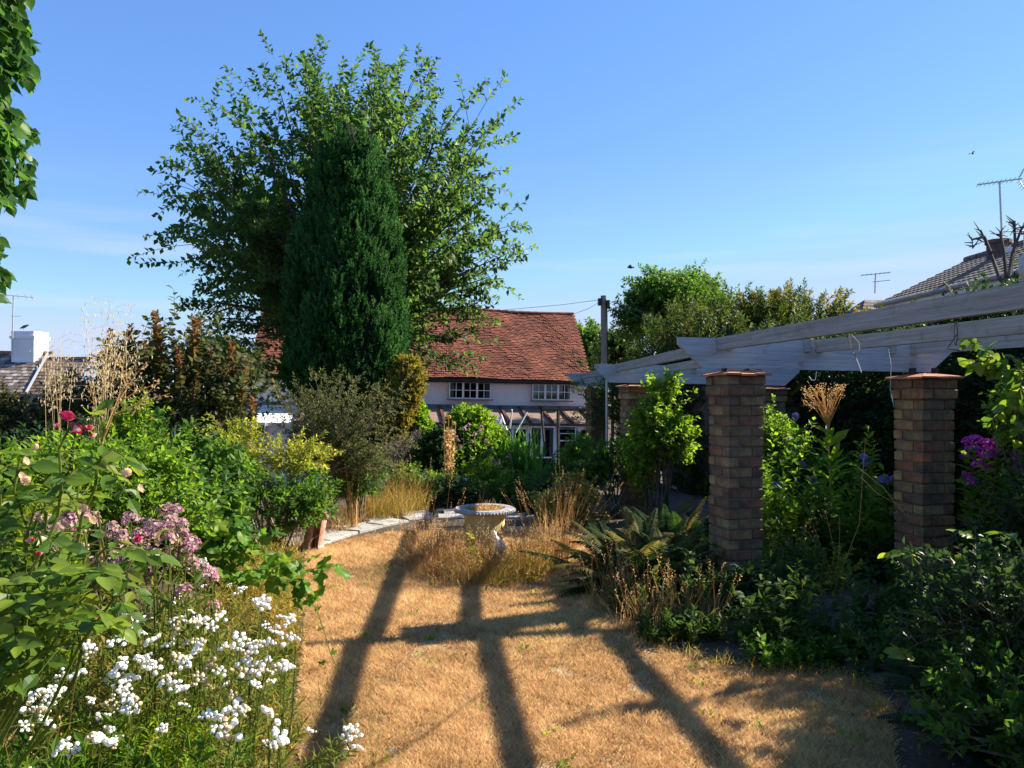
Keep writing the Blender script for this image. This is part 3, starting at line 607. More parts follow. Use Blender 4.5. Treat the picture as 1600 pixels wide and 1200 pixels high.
# ------------------------------------------------------------------ urn, ornament, chimney pot, birds
uq = np.array([-.27, 7.5, 0])
ur = thing('garden_urn', 'round stone urn with a yellowed bowl and wide grey rim holding dead plants', 'urn', tuple(uq))
M_urn = solid('ochre_cast_stone', [(.22, .17, .08), (.50, .40, .17), (.58, .48, .22), (.42, .33, .14)], 5, .9, bump=.5)
M_rim = solid('lichened_rim', [(.14, .13, .13), (.30, .29, .29), (.42, .41, .41)], 16, .95, bump=.6)
m = MB(); lathe(m, [(.0, 0), (.20, 0), (.195, .03), (.165, .05), (.168, .10), (.178, .2), (.192, .33), (.205, .41), (.205, .45)], uq, 36); m.build('bowl', M_urn, ur, smooth=True)
m = MB()                                       # raised panels round the bowl
for k in range(8):
    a0 = k*math.pi/4+.2; prof = [(.174, .1), (.186, .12), (.2, .32), (.198, .36)]
    V = []
    for r_, z in prof: V += [[uq[0]+r_*math.cos(a0+t), uq[1]+r_*math.sin(a0+t), z] for t in np.linspace(.1, .66, 4)]
    m.add(V, np.array([[j*4+i, j*4+i+1, j*4+i+5, j*4+i+4] for j in range(3) for i in range(3)]))
m.build('relief', M_urn, ur, smooth=True)
m = MB(); lathe(m, [(.2, .445), (.275, .452), (.296, .462), (.296, .478), (.285, .492), (.2, .492), (.19, .47), (.17, .46), (0, .46)], uq, 44)
for k in range(56): a = k*2*math.pi/56; lathe(m, [(0, -.014), (.012, -.008), (.013, .006), (0, .014)], uq+np.array([.296*math.cos(a), .296*math.sin(a), .472]), 5)
m.build('rim', M_rim, ur)
orn = thing('stone_ornament', 'small white stone bird ornament half hidden by dry grass beside the urn', 'ornament', (-.11, 7.05, 0))
M_orn = solid('white_stone', [(.5, .48, .46), (.75, .73, .7)], 9, .85)
m = MB(); lathe(m, [(0, 0), (.05, 0), (.04, .06), (.025, .1), (0, .1)], (-.11, 7.05, 0), 10); m.build('base', M_orn, orn)
m = MB(); lathe(m, [(0, -.1), (.022, -.085), (.045, -.02), (.05, .03), (.03, .085), (.022, .11), (.028, .14), (.018, .165), (0, .172)], (-.115, 7.05, .2), 12, M=Matrix.Rotation(R(-24), 3, 'Y')@Matrix.Rotation(R(10), 3, 'X')); m.build('body', M_orn, orn, smooth=True)
for s in (-1, 1):
    m = MB(); b = np.array([-.115, 7.03, .21]); V = [b+np.array([.035*s, -.02, .06]), b+np.array([.06*s, -.03, -.0]), b+np.array([.045*s+.02, -.0, -.12]), b+np.array([.02*s, -.052, .0]), b+np.array([.05*s, .03, .0])]
    m.add(V, np.array([[0, 1, 3], [1, 2, 3], [0, 4, 1], [4, 2, 1]])); m.build('wing', M_orn, orn)
pq = G(488, 858)
cp = thing('chimney_pot', 'leaning broken terracotta chimney pot at the edge of the lawn', 'chimney pot', tuple(pq))
M_terra = solid('weathered_pink_terracotta', [(.20, .09, .065), (.42, .22, .17), (.52, .31, .25), (.34, .16, .12)], 8, .9, bump=.4)
m = MB(); n = 26; Rm = Matrix.Rotation(R(9), 3, 'Y')
rings = [(.115, 0), (.118, .04), (.1, .06), (.1, .16), (.1, .27), (.1, .36), (.116, .38), (.116, .43), (.1, .44)]
a = np.linspace(.2, 2*math.pi-.55, n)-math.pi/2+.55
def potring(r_, z, th): return np.stack([(r_-th)*np.cos(a), (r_-th)*np.sin(a), np.full(n, z)+ (0.03*np.sin(a*5)+.02*np.sin(a*9) if z > .3 else 0)], 1)
Vo = np.concatenate([potring(r_, z, 0) for r_, z in rings]); Vi = np.concatenate([potring(r_, z, .018) for r_, z in rings])
k = len(rings); V = np.concatenate([Vo, Vi])@np.array(Rm).T+pq
f = [[j*n+i, j*n+i+1, (j+1)*n+i+1, (j+1)*n+i] for j in range(k-1) for i in range(n-1)]; o_ = k*n
f += [[o_+j*n+i+1, o_+j*n+i, o_+(j+1)*n+i, o_+(j+1)*n+i+1] for j in range(k-1) for i in range(n-1)]
f += [[(k-1)*n+i, (k-1)*n+i+1, o_+(k-1)*n+i+1, o_+(k-1)*n+i] for i in range(n-1)]
f += [[j*n+e, (j+1)*n+e, o_+(j+1)*n+e, o_+j*n+e] for j in range(k-1) for e in (0, n-1)]
m.add(V, np.array(f)); m.build('pot', M_terra, cp)
M_bird = solid('black_feathers', [(.008, .008, .01), (.02, .02, .025)], 8, .6)
def bird(name, label, c, s, flying, yaw=0):
    t = thing(name, label, 'bird', tuple(c)); m = MB(); Rz = Matrix.Rotation(yaw, 3, 'Z')@Matrix.Rotation(R(65 if not flying else 85), 3, 'Y')
    lathe(m, [(0, -.19*s), (.025*s, -.15*s), (.05*s, -.06*s), (.07*s, .03*s), (.06*s, .1*s), (.04*s, .13*s), (.045*s, .17*s), (.03*s, .21*s), (.008*s, .24*s), (0, .27*s)], np.array(c)+np.array([0, 0, .11*s]), 10, M=Rz)
    m.build('body', M_bird, t, smooth=True)
    if flying:
        for d in (-1, 1):
            m = MB(); m.add(np.array(c)+s*np.array([[.03, 0, .12], [-.08, 0, .12], [-.12, d*.22, .2], [.02, d*.2, .22], [-.1, d*.42, .14]]), np.array([[0, 1, 2], [0, 2, 3], [3, 2, 4]])); m.build('wing', M_bird, t)
    else:
        m = MB(); poly(m, [np.array(c)+np.array([0, 0, -.02*s]), np.array(c)+np.array([0, 0, .08*s])], .01*s, n=4); m.build('legs', M_bird, t)
bird('bird', 'small black bird perched on the white chimney', P(37, 514.5, 35.6), 1.0, False, .2)
bird('bird', 'tiny dark bird flying in the clear sky over the rounded tree', P(985, 421, 40), 1.0, True, .3)
bird('bird', 'speck of an insect, shaped as a bird, high in the sky over the tallest aerial', P(1520, 242, 45), .8, True, 1.2)  # flying insect, given the bird model
# ------------------------------------------------------------------ foliage kit
def T(V, *Fs): return np.array(V, float), tuple(np.array(f) for f in Fs)
T4 = T([[0, 0, 0], [-.3, .45, .07], [.3, .45, .07], [0, 1, -.06]], [[0, 3, 1], [0, 2, 3]])                      # small folded leaf
TN = T([[0, 0, 0], [-.09, .4, .02], [.09, .4, .02], [0, 1, -.05]], [[0, 3, 1], [0, 2, 3]])                      # narrow leaf
TB = T([[0, 0, 0], [-.2, .3, .05], [0, .35, -.01], [.2, .3, .05], [-.27, .58, .04], [0, .65, -.04], [.27, .58, .04], [0, 1, -.16]],
       [[0, 2, 1], [0, 3, 2], [4, 5, 7], [5, 6, 7]], [[1, 2, 5, 4], [2, 3, 6, 5]])                             # bigger leaf with a midrib
def rose_T(k):
    g = np.random.default_rng(k); rows = 6; V = []; 
    for i, (y, w) in enumerate(zip((0, .14, .36, .6, .82, 1.0), (.02, .22, .33, .31, .18, .01))):
        cz = -.10*y*y+g.uniform(-.01, .01); 
        V += [[-w*(1+g.uniform(-.05, .05)), y-.03*w, cz+w*.32], [-w*.5, y, cz+w*.1], [0, y, cz], [w*.5, y, cz+w*.1], [w*(1+g.uniform(-.05, .05)), y-.03*w, cz+w*.32]]
    F_ = [[j*5+i, j*5+i+1, j*5+i+6, j*5+i+5] for j in range(rows-1) for i in range(4)]
    return T(V, F_)
def lobed_T(k, lobes=5):
    g = np.random.default_rng(k+50); A = []; c = np.array([0, .30, 0])
    angs = np.linspace(-2.15, 2.15, lobes); ln = [.36, .52, .68, .52, .36] if lobes == 5 else [.5]*lobes
    V = [[0, 0, 0], [0, .30, .0]]
    pts = [(-2.75, .25)]
    for i, (a, l) in enumerate(zip(angs, ln)):
        pts += [(a-.22, l*.78), (a, l*g.uniform(.95, 1.08)), (a+.22, l*.78)]
        if i < lobes-1: pts += [(a+(angs[1]-angs[0])/2, .36*g.uniform(.9, 1.1))]
    pts += [(2.75, .25)]
    for a, l in pts:
        z = .10*math.cos(a*lobes*.93)-.14*l*l+g.uniform(-.03, .03)
        V.append([math.sin(a)*l, .30+math.cos(a)*l, z])
    n = len(pts); F_ = [[1, 2+i+1, 2+i] for i in range(n-1)]+[[1, 2, 0], [1, 0, n+1]]
    return T(V, F_)
def heart_T(k):
    g = np.random.default_rng(k+90); V = []
    for y, w in ((0, .08), (-.05, .2), (.12, .36), (.35, .4), (.6, .28), (.82, .1), (1.0, .01)):
        cz = -.12*y*y; V += [[-w, y, cz+w*.25+g.uniform(-.02, .02)], [0, max(y, 0) if y >= 0 else .02, cz], [w, y, cz+w*.25+g.uniform(-.02, .02)]]
    return T(V, [[j*3+i, j*3+i+1, j*3+i+4, j*3+i+3] for j in range(6) for i in range(2)])
def shoots(P0, D, L, nl, ang=50, sag=.15, t0=.15, flat=.5):
    """leaves set round slightly sagging shoots: positions, directions, up vectors and each leaf's shoot number"""
    P0 = np.asarray(P0, float).reshape(-1, 3); D = nrm(np.asarray(D, float).reshape(-1, 3)); m = len(P0)
    L = np.broadcast_to(np.asarray(L, float), (m,))[:, None, None]
    t = (t0+(1-t0)*(np.arange(nl)[None]+rng.uniform(.1, .9, (m, nl)))/nl)[..., None]
    dn = np.array([0, 0, -1.])
    pos = P0[:, None]+D[:, None]*L*t+sag*L*t*t*dn
    tan = nrm(D[:, None]+2*sag*t*dn)
    ref = np.where(np.abs(tan[..., 2:3]) > .92, np.array([1., 0, 0]), np.array([0, 0, 1.]))
    u = nrm(np.cross(tan, ref)); w = np.cross(u, tan)
    ph = (np.arange(nl)*2.4)[None]+rng.uniform(0, 6.28, (m, 1))+rng.uniform(-.4, .4, (m, nl)); ph = ph[..., None]
    a = np.radians(ang+rng.uniform(-16, 16, (m, nl)))[..., None]
    d = np.cos(a)*tan+np.sin(a)*(np.cos(ph)*u+np.sin(ph)*w); d = d+np.array([0, 0, -.12])
    up = np.array([0, 0, 1.])*flat+rng.normal(0, .45, (m, nl, 3))+.3*tan
    return pos.reshape(-1, 3), d.reshape(-1, 3), up.reshape(-1, 3), np.repeat(np.arange(m), nl)
def stems(mb, P0, D, L, sag, r0, r1=None, seg=3, n=3, tint=.5, mat=0):
    P0 = np.asarray(P0, float).reshape(-1, 3); D = nrm(np.asarray(D, float).reshape(-1, 3)); L = np.broadcast_to(np.asarray(L, float), (len(P0),))[:, None]
    pt = lambda t: P0+D*L*t+sag*L*t*t*np.array([0, 0, -1.])
    r1 = r0*.4 if r1 is None else r1
    for k in range(seg): a, b = k/seg, (k+1)/seg; tubes(mb, pt(a), pt(b), r0+(r1-r0)*a, r0+(r1-r0)*b, n, tint, mat)
def leafy(mL, mS, P0, D, L, nl, T_, size, ang=50, sag=.15, t0=.15, flat=.5, tint=(.2, .8), r0=.003, wid=1., matL=0, matS=0, sv=.3, seg=3, shade=.35):
    pos, d, up, k = shoots(P0, D, L, nl, ang, sag, t0, flat)
    m = len(np.asarray(P0).reshape(-1, 3)); base = rng.uniform(0, 1, m)[k]
    tt = np.clip(tint[0]+(tint[1]-tint[0])*(shade*base+(1-shade)*rng.uniform(0, 1, len(pos))), 0, 1)
    scatter(mL, T_, pos, d, up, size*rng.uniform(1-sv, 1+sv, len(pos)), tt, matL, wid)
    if mS is not None and r0: stems(mS, P0, D, L, sag, r0, seg=seg, mat=matS)
def rdir(n): return nrm(rng.normal(0, 1, (n, 3)))
def lumpy(n, c, r, rin, low):
    # a bush of several uneven clumps rather than one dome
    c, r = np.asarray(c, float), np.broadcast_to(np.asarray(r, float), (3,)); k = 7
    sc = rdir(k*3); sc = sc[sc[:, 2] > -.55][:k]; sc = c+sc*r*rng.uniform(.35, .72, (len(sc), 1)); sr = rng.uniform(.3, .62, len(sc)); Q, Dd = [], []
    for s_, q_ in zip(sc, sr):
        a, b = dome(max(4, int(n*q_/sr.sum())), s_, r*q_, rin, -.8, False); Q.append(a); Dd.append(b*.6+nrm((a-c)/r)*.6)
    return np.concatenate(Q), nrm(np.concatenate(Dd))
def dome(n, c, r, rin=.35, low=-.2, lumps=False):
    """points through an ellipsoid, most of them near its surface, with their outward directions"""
    d = rdir(int(n*2.6)+20); d = d[d[:, 2] > low][:n]
    if lumps: return lumpy(n, c, r, rin, low)
    q = rng.uniform(0, 1, len(d))**.6*(1-rin)+rin
    lump = np.where(rng.uniform(0, 1, len(d)) < .1, rng.uniform(1.05, 1.32, len(d)), 1.)+.2*np.sin(d[:, 0]*5+c[0]*3)*np.sin(d[:, 2]*6+c[1])+.1*np.sin(d[:, 0]*11+d[:, 1]*7+c[0])
    return np.asarray(c)+d*np.asarray(r)*(q*lump)[:, None], nrm(d/np.asarray(r))
def bush(name, label, cat, c, r, n, L, nl, T_, size, matL, matS=None, ang=50, sag=.2, up=.5, out=.8, tint=(.1, .9), base=None, group=None, limbs=14, r0=.0035, rin=.35, low=-.35, wid=1., flat=.5, lr=.012, loc=None, foliage='foliage', extra=None, ground=None):
    c = np.asarray(c, float); r = np.broadcast_to(np.asarray(r, float), (3,))
    g = float(gz(0, c[1])) if ground is None else ground
    b = np.array([c[0], c[1], g]) if base is None else np.asarray(base, float)
    t = thing(name, label, cat, tuple(b), group)
    Q, d = dome(n, c, r, rin, low, True); Q[:, 2] = np.maximum(Q[:, 2], g+.03)
    mL, mS = MB(), MB()
    D = d*out+np.array([0, 0, up])+rng.normal(0, .3, Q.shape)
    leafy(mL, mS, Q-nrm(D)*L*.5, D, L*rng.uniform(.7, 1.25, len(Q)), nl, T_, size, ang, sag, tint=tint, wid=wid, r0=r0, flat=flat)
    if limbs:
        k = rng.choice(len(Q), min(limbs, len(Q)), False)
        for q in Q[k]:
            st = b+np.append(rng.normal(0, .12, 2)*min(1, r[0]), 0); mid = (st+q)/2+np.array([0, 0, .15*np.linalg.norm(q-st)])+rng.normal(0, .04, 3)
            poly(mS, [st, mid, q], lr, lr*.35, 5)
    if extra: extra(t, mL, mS)
    mL.build(foliage, matL, t); mS.build('stems', matS or M_bark, t)
    return t
def blades(mb, pos, h, lean, w, tint=.5, mat=0, seg=3, az=None):
    pos = np.asarray(pos, float); n = len(pos); az = rng.uniform(0, 6.283, n) if az is None else az
    h = np.broadcast_to(h, (n,)); lean = np.broadcast_to(lean, (n,)); w = np.broadcast_to(w, (n,))
    dx = np.stack([np.cos(az), np.sin(az), np.zeros(n)], 1); fa = rng.uniform(0, 6.283, n); sd = np.stack([np.cos(fa), np.sin(fa), np.zeros(n)], 1)
    V = []
    for k in range(seg):
        s = k/seg; c = pos+np.array([0, 0, 1.])*(h*s*(1-.25*lean*s))[:, None]+dx*(h*lean*s*s)[:, None]; ww = (w*(1-.55*s)*.5)[:, None]
        V += [c-sd*ww, c+sd*ww]
    V.append(pos+np.array([0, 0, 1.])*(h*(1-.25*lean))[:, None]+dx*(h*lean)[:, None])
    k = 2*seg+1; V = np.stack(V, 1).reshape(-1, 3); o = (np.arange(n)*k)[:, None, None]
    q = np.array([[2*i, 2*i+1, 2*i+3, 2*i+2] for i in range(seg-1)]).reshape(-1, 4); tr = np.array([[2*seg-2, 2*seg-1, 2*seg]])
    mb.add(V, ((q[None]+o).reshape(-1, 4), (tr[None]+o).reshape(-1, 3)), np.repeat(np.broadcast_to(tint, (n,)), k), mat)
def disk(n, c, r):
    a = rng.uniform(0, 6.283, n); q = np.sqrt(rng.uniform(0, 1, n)); r = np.broadcast_to(r, (2,))
    return np.stack([c[0]+np.cos(a)*q*r[0], c[1]+np.sin(a)*q*r[1], np.full(n, c[2] if len(c) > 2 else 0.)], 1)

L_cherry = leaf_mat('cherry_leaf', [(.020, .045, .012), (.035, .078, .018), (.06, .115, .022), (.11, .165, .03)], .5, .42, tv=2.4)
L_yew = leaf_mat('cypress_spray', [(.005, .022, .006), (.015, .058, .013), (.036, .12, .024), (.08, .19, .04)], .36, .7, tv=1.3)
L_gold = leaf_mat('golden_conifer', [(.07, .05, .015), (.17, .15, .025), (.26, .23, .035), (.12, .08, .035)], .25, .6)
L_lime = leaf_mat('lime_leaf', [(.05, .10, .012), (.085, .16, .018), (.13, .22, .022), (.19, .25, .03)], .48, .45)
L_mid = leaf_mat('mid_green_leaf', [(.022, .06, .01), (.045, .105, .014), (.075, .15, .02), (.12, .18, .025)], .42, .45)
L_midobj = leaf_mat('lobed_leaf', [(.04, .10, .012), (.07, .155, .016), (.12, .22, .022), (.07, .14, .02), (.19, .25, .025)], .42, .42, obj=True)
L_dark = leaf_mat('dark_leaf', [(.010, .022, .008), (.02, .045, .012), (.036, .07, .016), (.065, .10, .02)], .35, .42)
L_cotinus = leaf_mat('smoke_bush_leaf', [(.03, .045, .02), (.045, .065, .022), (.075, .075, .022), (.10, .075, .024), (.15, .08, .026), (.17, .075, .035)], .38, .45)
L_yellow = leaf_mat('yellowing_leaf', [(.07, .12, .012), (.14, .19, .02), (.23, .26, .03), (.33, .31, .06), (.16, .13, .03)], .45, .5)
L_grey = leaf_mat('grey_green_leaf', [(.04, .05, .016), (.075, .09, .028), (.11, .12, .035), (.17, .145, .055)], .25, .6)
L_dry = leaf_mat('dry_straw', [(.14, .08, .028), (.25, .155, .06), (.38, .26, .11), (.46, .34, .16), (.20, .09, .04)], .35, .7)
L_drygreen = leaf_mat('drying_grass', [(.08, .09, .015), (.16, .16, .025), (.26, .21, .045), (.34, .23, .07), (.30, .13, .045)], .4, .6)
L_stem = leaf_mat('bed_stems', [(.04, .075, .014), (.075, .115, .018), (.13, .155, .028), (.21, .17, .05), (.30, .18, .08)], .35, .6)
L_rose = leaf_mat('rose_leaf', [(.04, .09, .012), (.07, .13, .016), (.11, .18, .02), (.17, .22, .025), (.06, .11, .02)], .38, .36, obj=True, spec=.5)
L_rosem = leaf_mat('rose_leaf_small', [(.03, .07, .012), (.06, .12, .018), (.09, .15, .02), (.15, .18, .025)], .38, .38)
L_heart = leaf_mat('lime_tree_leaf', [(.025, .08, .012), (.045, .12, .016), (.07, .16, .02), (.035, .09, .014)], .45, .4, obj=True)
L_fern = leaf_mat('fern_frond', [(.012, .028, .008), (.018, .04, .009), (.03, .055, .011), (.06, .07, .015), (.16, .12, .03)], .4, .6, obj=True, spec=.2)
L_fernd = leaf_mat('dark_fern_frond', [(.012, .03, .012), (.018, .045, .016), (.03, .055, .018)], .3, .5, obj=True)
L_sword = leaf_mat('sword_leaf', [(.05, .13, .02), (.08, .19, .03), (.12, .25, .035)], .45, .42, obj=True)
L_feather = leaf_mat('feathery_yellow_green', [(.08, .14, .01), (.14, .21, .012), (.21, .26, .02)], .45, .5)
L_hedge = leaf_mat('hedge_yew', [(.012, .028, .008), (.03, .055, .012), (.075, .105, .014), (.17, .15, .018), (.25, .19, .025)], .3, .5)
L_grass = leaf_mat('lawn_blade', [(.20, .115, .045), (.38, .245, .11), (.51, .355, .17), (.62, .47, .26), (.18, .19, .05)], .3, .8, spec=.15)
F_white = leaf_mat('white_petal', [(.80, .80, .78), (.88, .88, .86), (.85, .84, .78)], .25, .6, obj=True, tv=1.0)
F_cream = leaf_mat('browned_petal', [(.62, .5, .33), (.72, .64, .48), (.5, .36, .2)], .25, .7, obj=True, tv=1.0)
F_pink = leaf_mat('pink_petal', [(.48, .10, .27), (.5, .25, .32), (.46, .36, .29), (.48, .40, .32), (.36, .08, .22), (.50, .34, .33), (.38, .27, .19), (.5, .2, .3)], .3, .7, tv=1.1)
F_phlox = leaf_mat('magenta_phlox', [(.30, .03, .30), (.58, .05, .48), (.7, .12, .56), (.40, .05, .38)], .35, .6, tv=1.3)
F_red = leaf_mat('crimson_petal', [(.5, .015, .06), (.6, .05, .14), (.66, .2, .26), (.72, .52, .46), (.76, .66, .52)], .3, .5, tv=1.1)
F_orange = leaf_mat('orange_petal', [(.7, .06, .02), (.75, .12, .03)], .35, .5, tv=1.1)
F_blue = leaf_mat('globe_thistle_blue', [(.16, .15, .38), (.24, .22, .5), (.34, .32, .62)], .15, .8, tv=1.0)
F_mauve = leaf_mat('mauve_flower', [(.45, .22, .3), (.55, .3, .36), (.5, .2, .28)], .3, .7, tv=1.0)

# ------------------------------------------------------------------ trees
def cherry():
    D0 = 22.; C = P(528, 325, D0); g = float(gz(0, D0))
    t = thing('cherry_tree', 'tall spreading cherry tree behind the dark conifer', 'tree', (C[0], D0, g))
    mT, mL = MB(), MB()
    fork = np.array([C[0]+.2, D0, 1.6]); poly(mT, [[C[0]+.1, D0, g], [C[0]+.15, D0+.05, 0], fork], .30, .22, 10)
    N = 104; d = rdir(900); d = d[(d[:, 2] > -.52)][:N]
    # silhouette of the crown: radius by direction in the picture plane
    th = np.degrees(np.arctan2(d[:, 2], d[:, 0])) % 360
    ka = np.array([0, 20, 40, 60, 75, 90, 110, 130, 150, 165, 180, 200, 215, 230, 310, 330, 345, 360]); kr = np.array([4.7, 4.7, 4.6, 4.0, 3.2, 3.5, 3.5, 3.5, 3.9, 4.3, 4.6, 4.5, 4.2, 3.8, 3.6, 4.4, 4.7, 4.7])
    # far enough above the gap on the right of the crown top
    rad = np.interp(th, ka, kr)*rng.uniform(.82, 1.06, N)
    tips = C+d*np.stack([rad, rad*.8, rad], 1)
    up = np.array([0, 0, 1.])
    PP, DD, LL = [], [], []
    for i, tip in enumerate(tips):
        ctrl = fork+(tip-fork)*.35+up*(.22*np.linalg.norm(tip-fork)); s = np.linspace(0, 1, 9)[:, None]
        pts = (1-s)**2*fork+2*s*(1-s)*ctrl+s*s*tip; pts[1:-1] += rng.normal(0, .09, (7, 3))
        poly(mT, pts, .075, .012, 5)
        rd = nrm(tip-C)
        for q in np.linspace(.28, 1, 15):
            k = min(7, int(q*8)); base = pts[k]+(pts[k+1]-pts[k])*(q*8-k)
            tg = nrm(pts[min(8, k+1)]-pts[max(0, k-1)])
            for _ in range(1 if q > .9 else 2):
                v = nrm(tg*.7+rd*.5+rng.normal(0, .55, 3)+up*.28)
                if q == 1: v = nrm(rd*1.0+up*.35+rng.normal(0, .15, 3))
                PP.append(base); DD.append(v); LL.append(rng.uniform(.8, 1.7)*(1.1 if q > .9 else .85))
    PP, DD, LL = np.array(PP), np.array(DD), np.array(LL)
    leafy(mL, mT, PP, DD, LL, 15, T4, .185, 55, .2, .3, .35, (.1, 1), .010, 1.0, sv=.35)
    # inner twigs that close the middle of the crown
    Q, d2 = dome(380, C+np.array([0, 0, -.1]), (4.4, 3.6, 4.2), .15, -.75)
    leafy(mL, mT, Q, d2+up*.4+rng.normal(0, .5, Q.shape), rng.uniform(.7, 1.3, len(Q)), 16, T4, .165, 55, .16, .1, .3, (0, .9), .006)
    # low skirts that hang in front of the cottage roof on both sides
    sk = [(690, 520), (720, 560), (750, 515), (700, 490), (660, 560), (770, 490), (650, 500), (740, 455), (780, 430), (800, 400), (330, 500), (300, 470), (360, 520), (380, 545), (400, 500), (420, 560), (340, 460), (430, 600), (420, 620), (405, 580)]
    A = np.array([P(x+rng.uniform(-22, 22), y+rng.uniform(-18, 14), 20.6) for x, y in sk for _ in range(5)])
    S_ = fork+np.array([0, 0, 1.0]); Dv = nrm(A-S_-np.array([0, 0, 0])); 
    leafy(mL, mT, A-Dv*.9, Dv+np.array([0, 0, .1]), rng.uniform(.9, 1.5, len(A)), 20, T4, .165, 55, .25, .05, .35, (0, 1), .008)
    for a in A[::5]: poly(mT, [S_, (S_+a)/2+np.array([0, 0, .5]), a], .06, .012, 5)
    mT.build('trunk', M_bark, t); mL.build('crown', L_cherry, t)
cherry()
def conifer():
    D0 = 17.; t = thing('conifer', 'tall dense dark green conifer with upright plumes in front of the cherry tree', 'tree', (P(543, 640, D0)[0], D0, -1.3))
    py = np.array([196, 215, 250, 300, 350, 400, 450, 500, 550, 590, 620, 648]); xl_ = np.array([538, 518, 505, 490, 474, 456, 448, 444, 441, 441, 450, 490]); xr_ = np.array([556, 572, 588, 606, 618, 628, 634, 640, 644, 640, 634, 610])
    mL, mT = MB(), MB(); n = 1250
    y = rng.uniform(0, 1, n)**.85*(668-236)+236; w = .94* (np.interp(y, py, xr_)-np.interp(y, py, xl_))/2/F*D0; cx = (np.interp(y, py, xr_)+np.interp(y, py, xl_))/2
    a = rng.uniform(0, 6.283, n); q = rng.uniform(.78, .97, n)*(1+.05*np.sin(a*5+y*.02))
    x = (cx-800)/F*D0+np.cos(a)*w*q; yy = D0+np.sin(a)*w*q; z = HC-(y-610)/F*D0
    Q = np.stack([x, yy, z], 1); o = np.stack([np.cos(a), np.sin(a), np.zeros(n)], 1); keep = o[:, 1] < .6; Q, o = Q[keep], o[keep]; n = len(Q)
    # every plume is a flame of upright sprays
    k = 15; s = rng.uniform(0, 1, (n, k)); H = rng.uniform(.38, .66, n)[:, None]; wd = .105*np.sin(np.pi*np.clip(s*.8+.18, 0, 1))[..., None]
    sp = nrm(rng.normal(0, 1, (n, k, 3))*np.array([1, 1, .2])); ax = nrm(o*.22+np.array([0, 0, 1.])+rng.normal(0, .08, Q.shape))
    Q2 = (Q[:, None]+ax[:, None]*(H*(s-.35))[..., None]+sp*wd).reshape(-1, 3); D2 = (ax[:, None]*1.0+sp*.45).reshape(-1, 3); o2 = np.repeat(o, k, 0)
    pos, d, upv, kk = shoots(Q2, D2, rng.uniform(.10, .2, len(Q2)), 10, 36, -.1, 0, .1)
    tt = np.clip(.05+.45*rng.uniform(0, 1, n)[kk//k]+.35*s.reshape(-1)[kk]+rng.uniform(-.1, .2, len(pos)), 0, 1)
    scatter(mL, T4, pos, d+np.array([0, 0, .3]), upv+o2[kk]*.8, rng.uniform(.045, .075, len(pos)), tt, 0, 1.0)
    core = [(max(.01, (np.interp(v, py, xr_)-np.interp(v, py, xl_))/2/F*D0*.72), HC-(v-610)/F*D0) for v in py[::-1]]  # solid dark core added inside the crown to block light
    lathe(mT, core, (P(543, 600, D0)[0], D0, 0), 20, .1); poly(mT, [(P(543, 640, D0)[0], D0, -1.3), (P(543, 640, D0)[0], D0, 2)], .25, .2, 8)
    mT.build('trunk', solid('conifer_core_and_trunk', [(.008, .012, .007), (.018, .02, .012)], 8, 1), t); mL.build('crown', L_yew, t)
conifer()
# golden half dead conifer at its foot, green cones beyond
def cone_conifer(name, label, pts, D0, n, mat, size, gr=None, base_z=None):
    """pts: (py, x left, x right) outline"""
    pts = np.array(pts, float); py, a0, a1 = pts.T; m = (a0+a1)/2; c = P(m[-1], py[-1], D0); gzv = float(gz(0, D0))
    t = thing(name, label, 'conifer', (c[0], D0, gzv), gr); mL, mT = MB(), MB()
    y = rng.uniform(0, 1, n)**.8*(py[-1]-py[0])+py[0]; w = (np.interp(y, py, a1)-np.interp(y, py, a0))/2/F*D0; cx = np.interp(y, py, m)
    a = rng.uniform(0, 6.283, n); q = rng.uniform(.8, 1.04, n)*(1+.08*np.sin(a*6+y*.05))
    Q = np.stack([(cx-800)/F*D0+np.cos(a)*w*q, D0+np.sin(a)*w*q, HC-(y-610)/F*D0], 1); o = np.stack([np.cos(a), np.sin(a), np.zeros(n)], 1)
    D = o*.7+np.array([0, 0, .7])+rng.normal(0, .25, Q.shape)
    leafy(mL, None, Q-nrm(D)*.08, D, rng.uniform(.14, .26, n), 14, T4, size, 38, 0, 0, .3, (0, 1), 0)
    core = [(max(.01, (np.interp(v, py, a1)-np.interp(v, py, a0))/2/F*D0*.78), HC-(v-610)/F*D0) for v in np.linspace(py[-1], py[0], 9)]  # solid core added behind the foliage so no light passes
    Vc = []
    for k_, (r_, z) in enumerate(core):
        v = np.linspace(py[-1], py[0], 9)[k_]; cc = (np.interp(v, py, m)-800)/F*D0
        ang_ = np.arange(12)*2*np.pi/12; Vc.append(np.stack([cc+r_*np.cos(ang_), D0+r_*np.sin(ang_), np.full(12, z)], 1))
    mT.add(np.concatenate(Vc), np.array([[k_*12+i, k_*12+(i+1) % 12, (k_+1)*12+(i+1) % 12, (k_+1)*12+i] for k_ in range(8) for i in range(12)]), .2)
    poly(mT, [(c[0], D0, gzv), (c[0], D0, c[2]+.3)], .07, .05, 6)
    mL.build('foliage', mat, t); mT.build('core_and_stem', M_bark, t)
cone_conifer('dying_conifer', 'bronze and yellow half dead conifer leaning against the dark conifer', [(562, 632, 644), (590, 612, 660), (620, 606, 656), (650, 604, 642), (690, 606, 622)], 16.2, 1100, L_gold, .07)
cone_conifer('conical_shrub', 'bright green conical shrub below the bronze conifer', [(632, 648, 656), (655, 638, 664), (680, 630, 676), (705, 626, 680)], 19, 700, L_lime, .09)
cone_conifer('conical_shrub', 'rounded lime conifer behind the tall dried flower stalk', [(642, 722, 744), (660, 708, 762), (685, 694, 782), (712, 684, 800), (735, 680, 812)], 14, 1500, L_lime, .07)
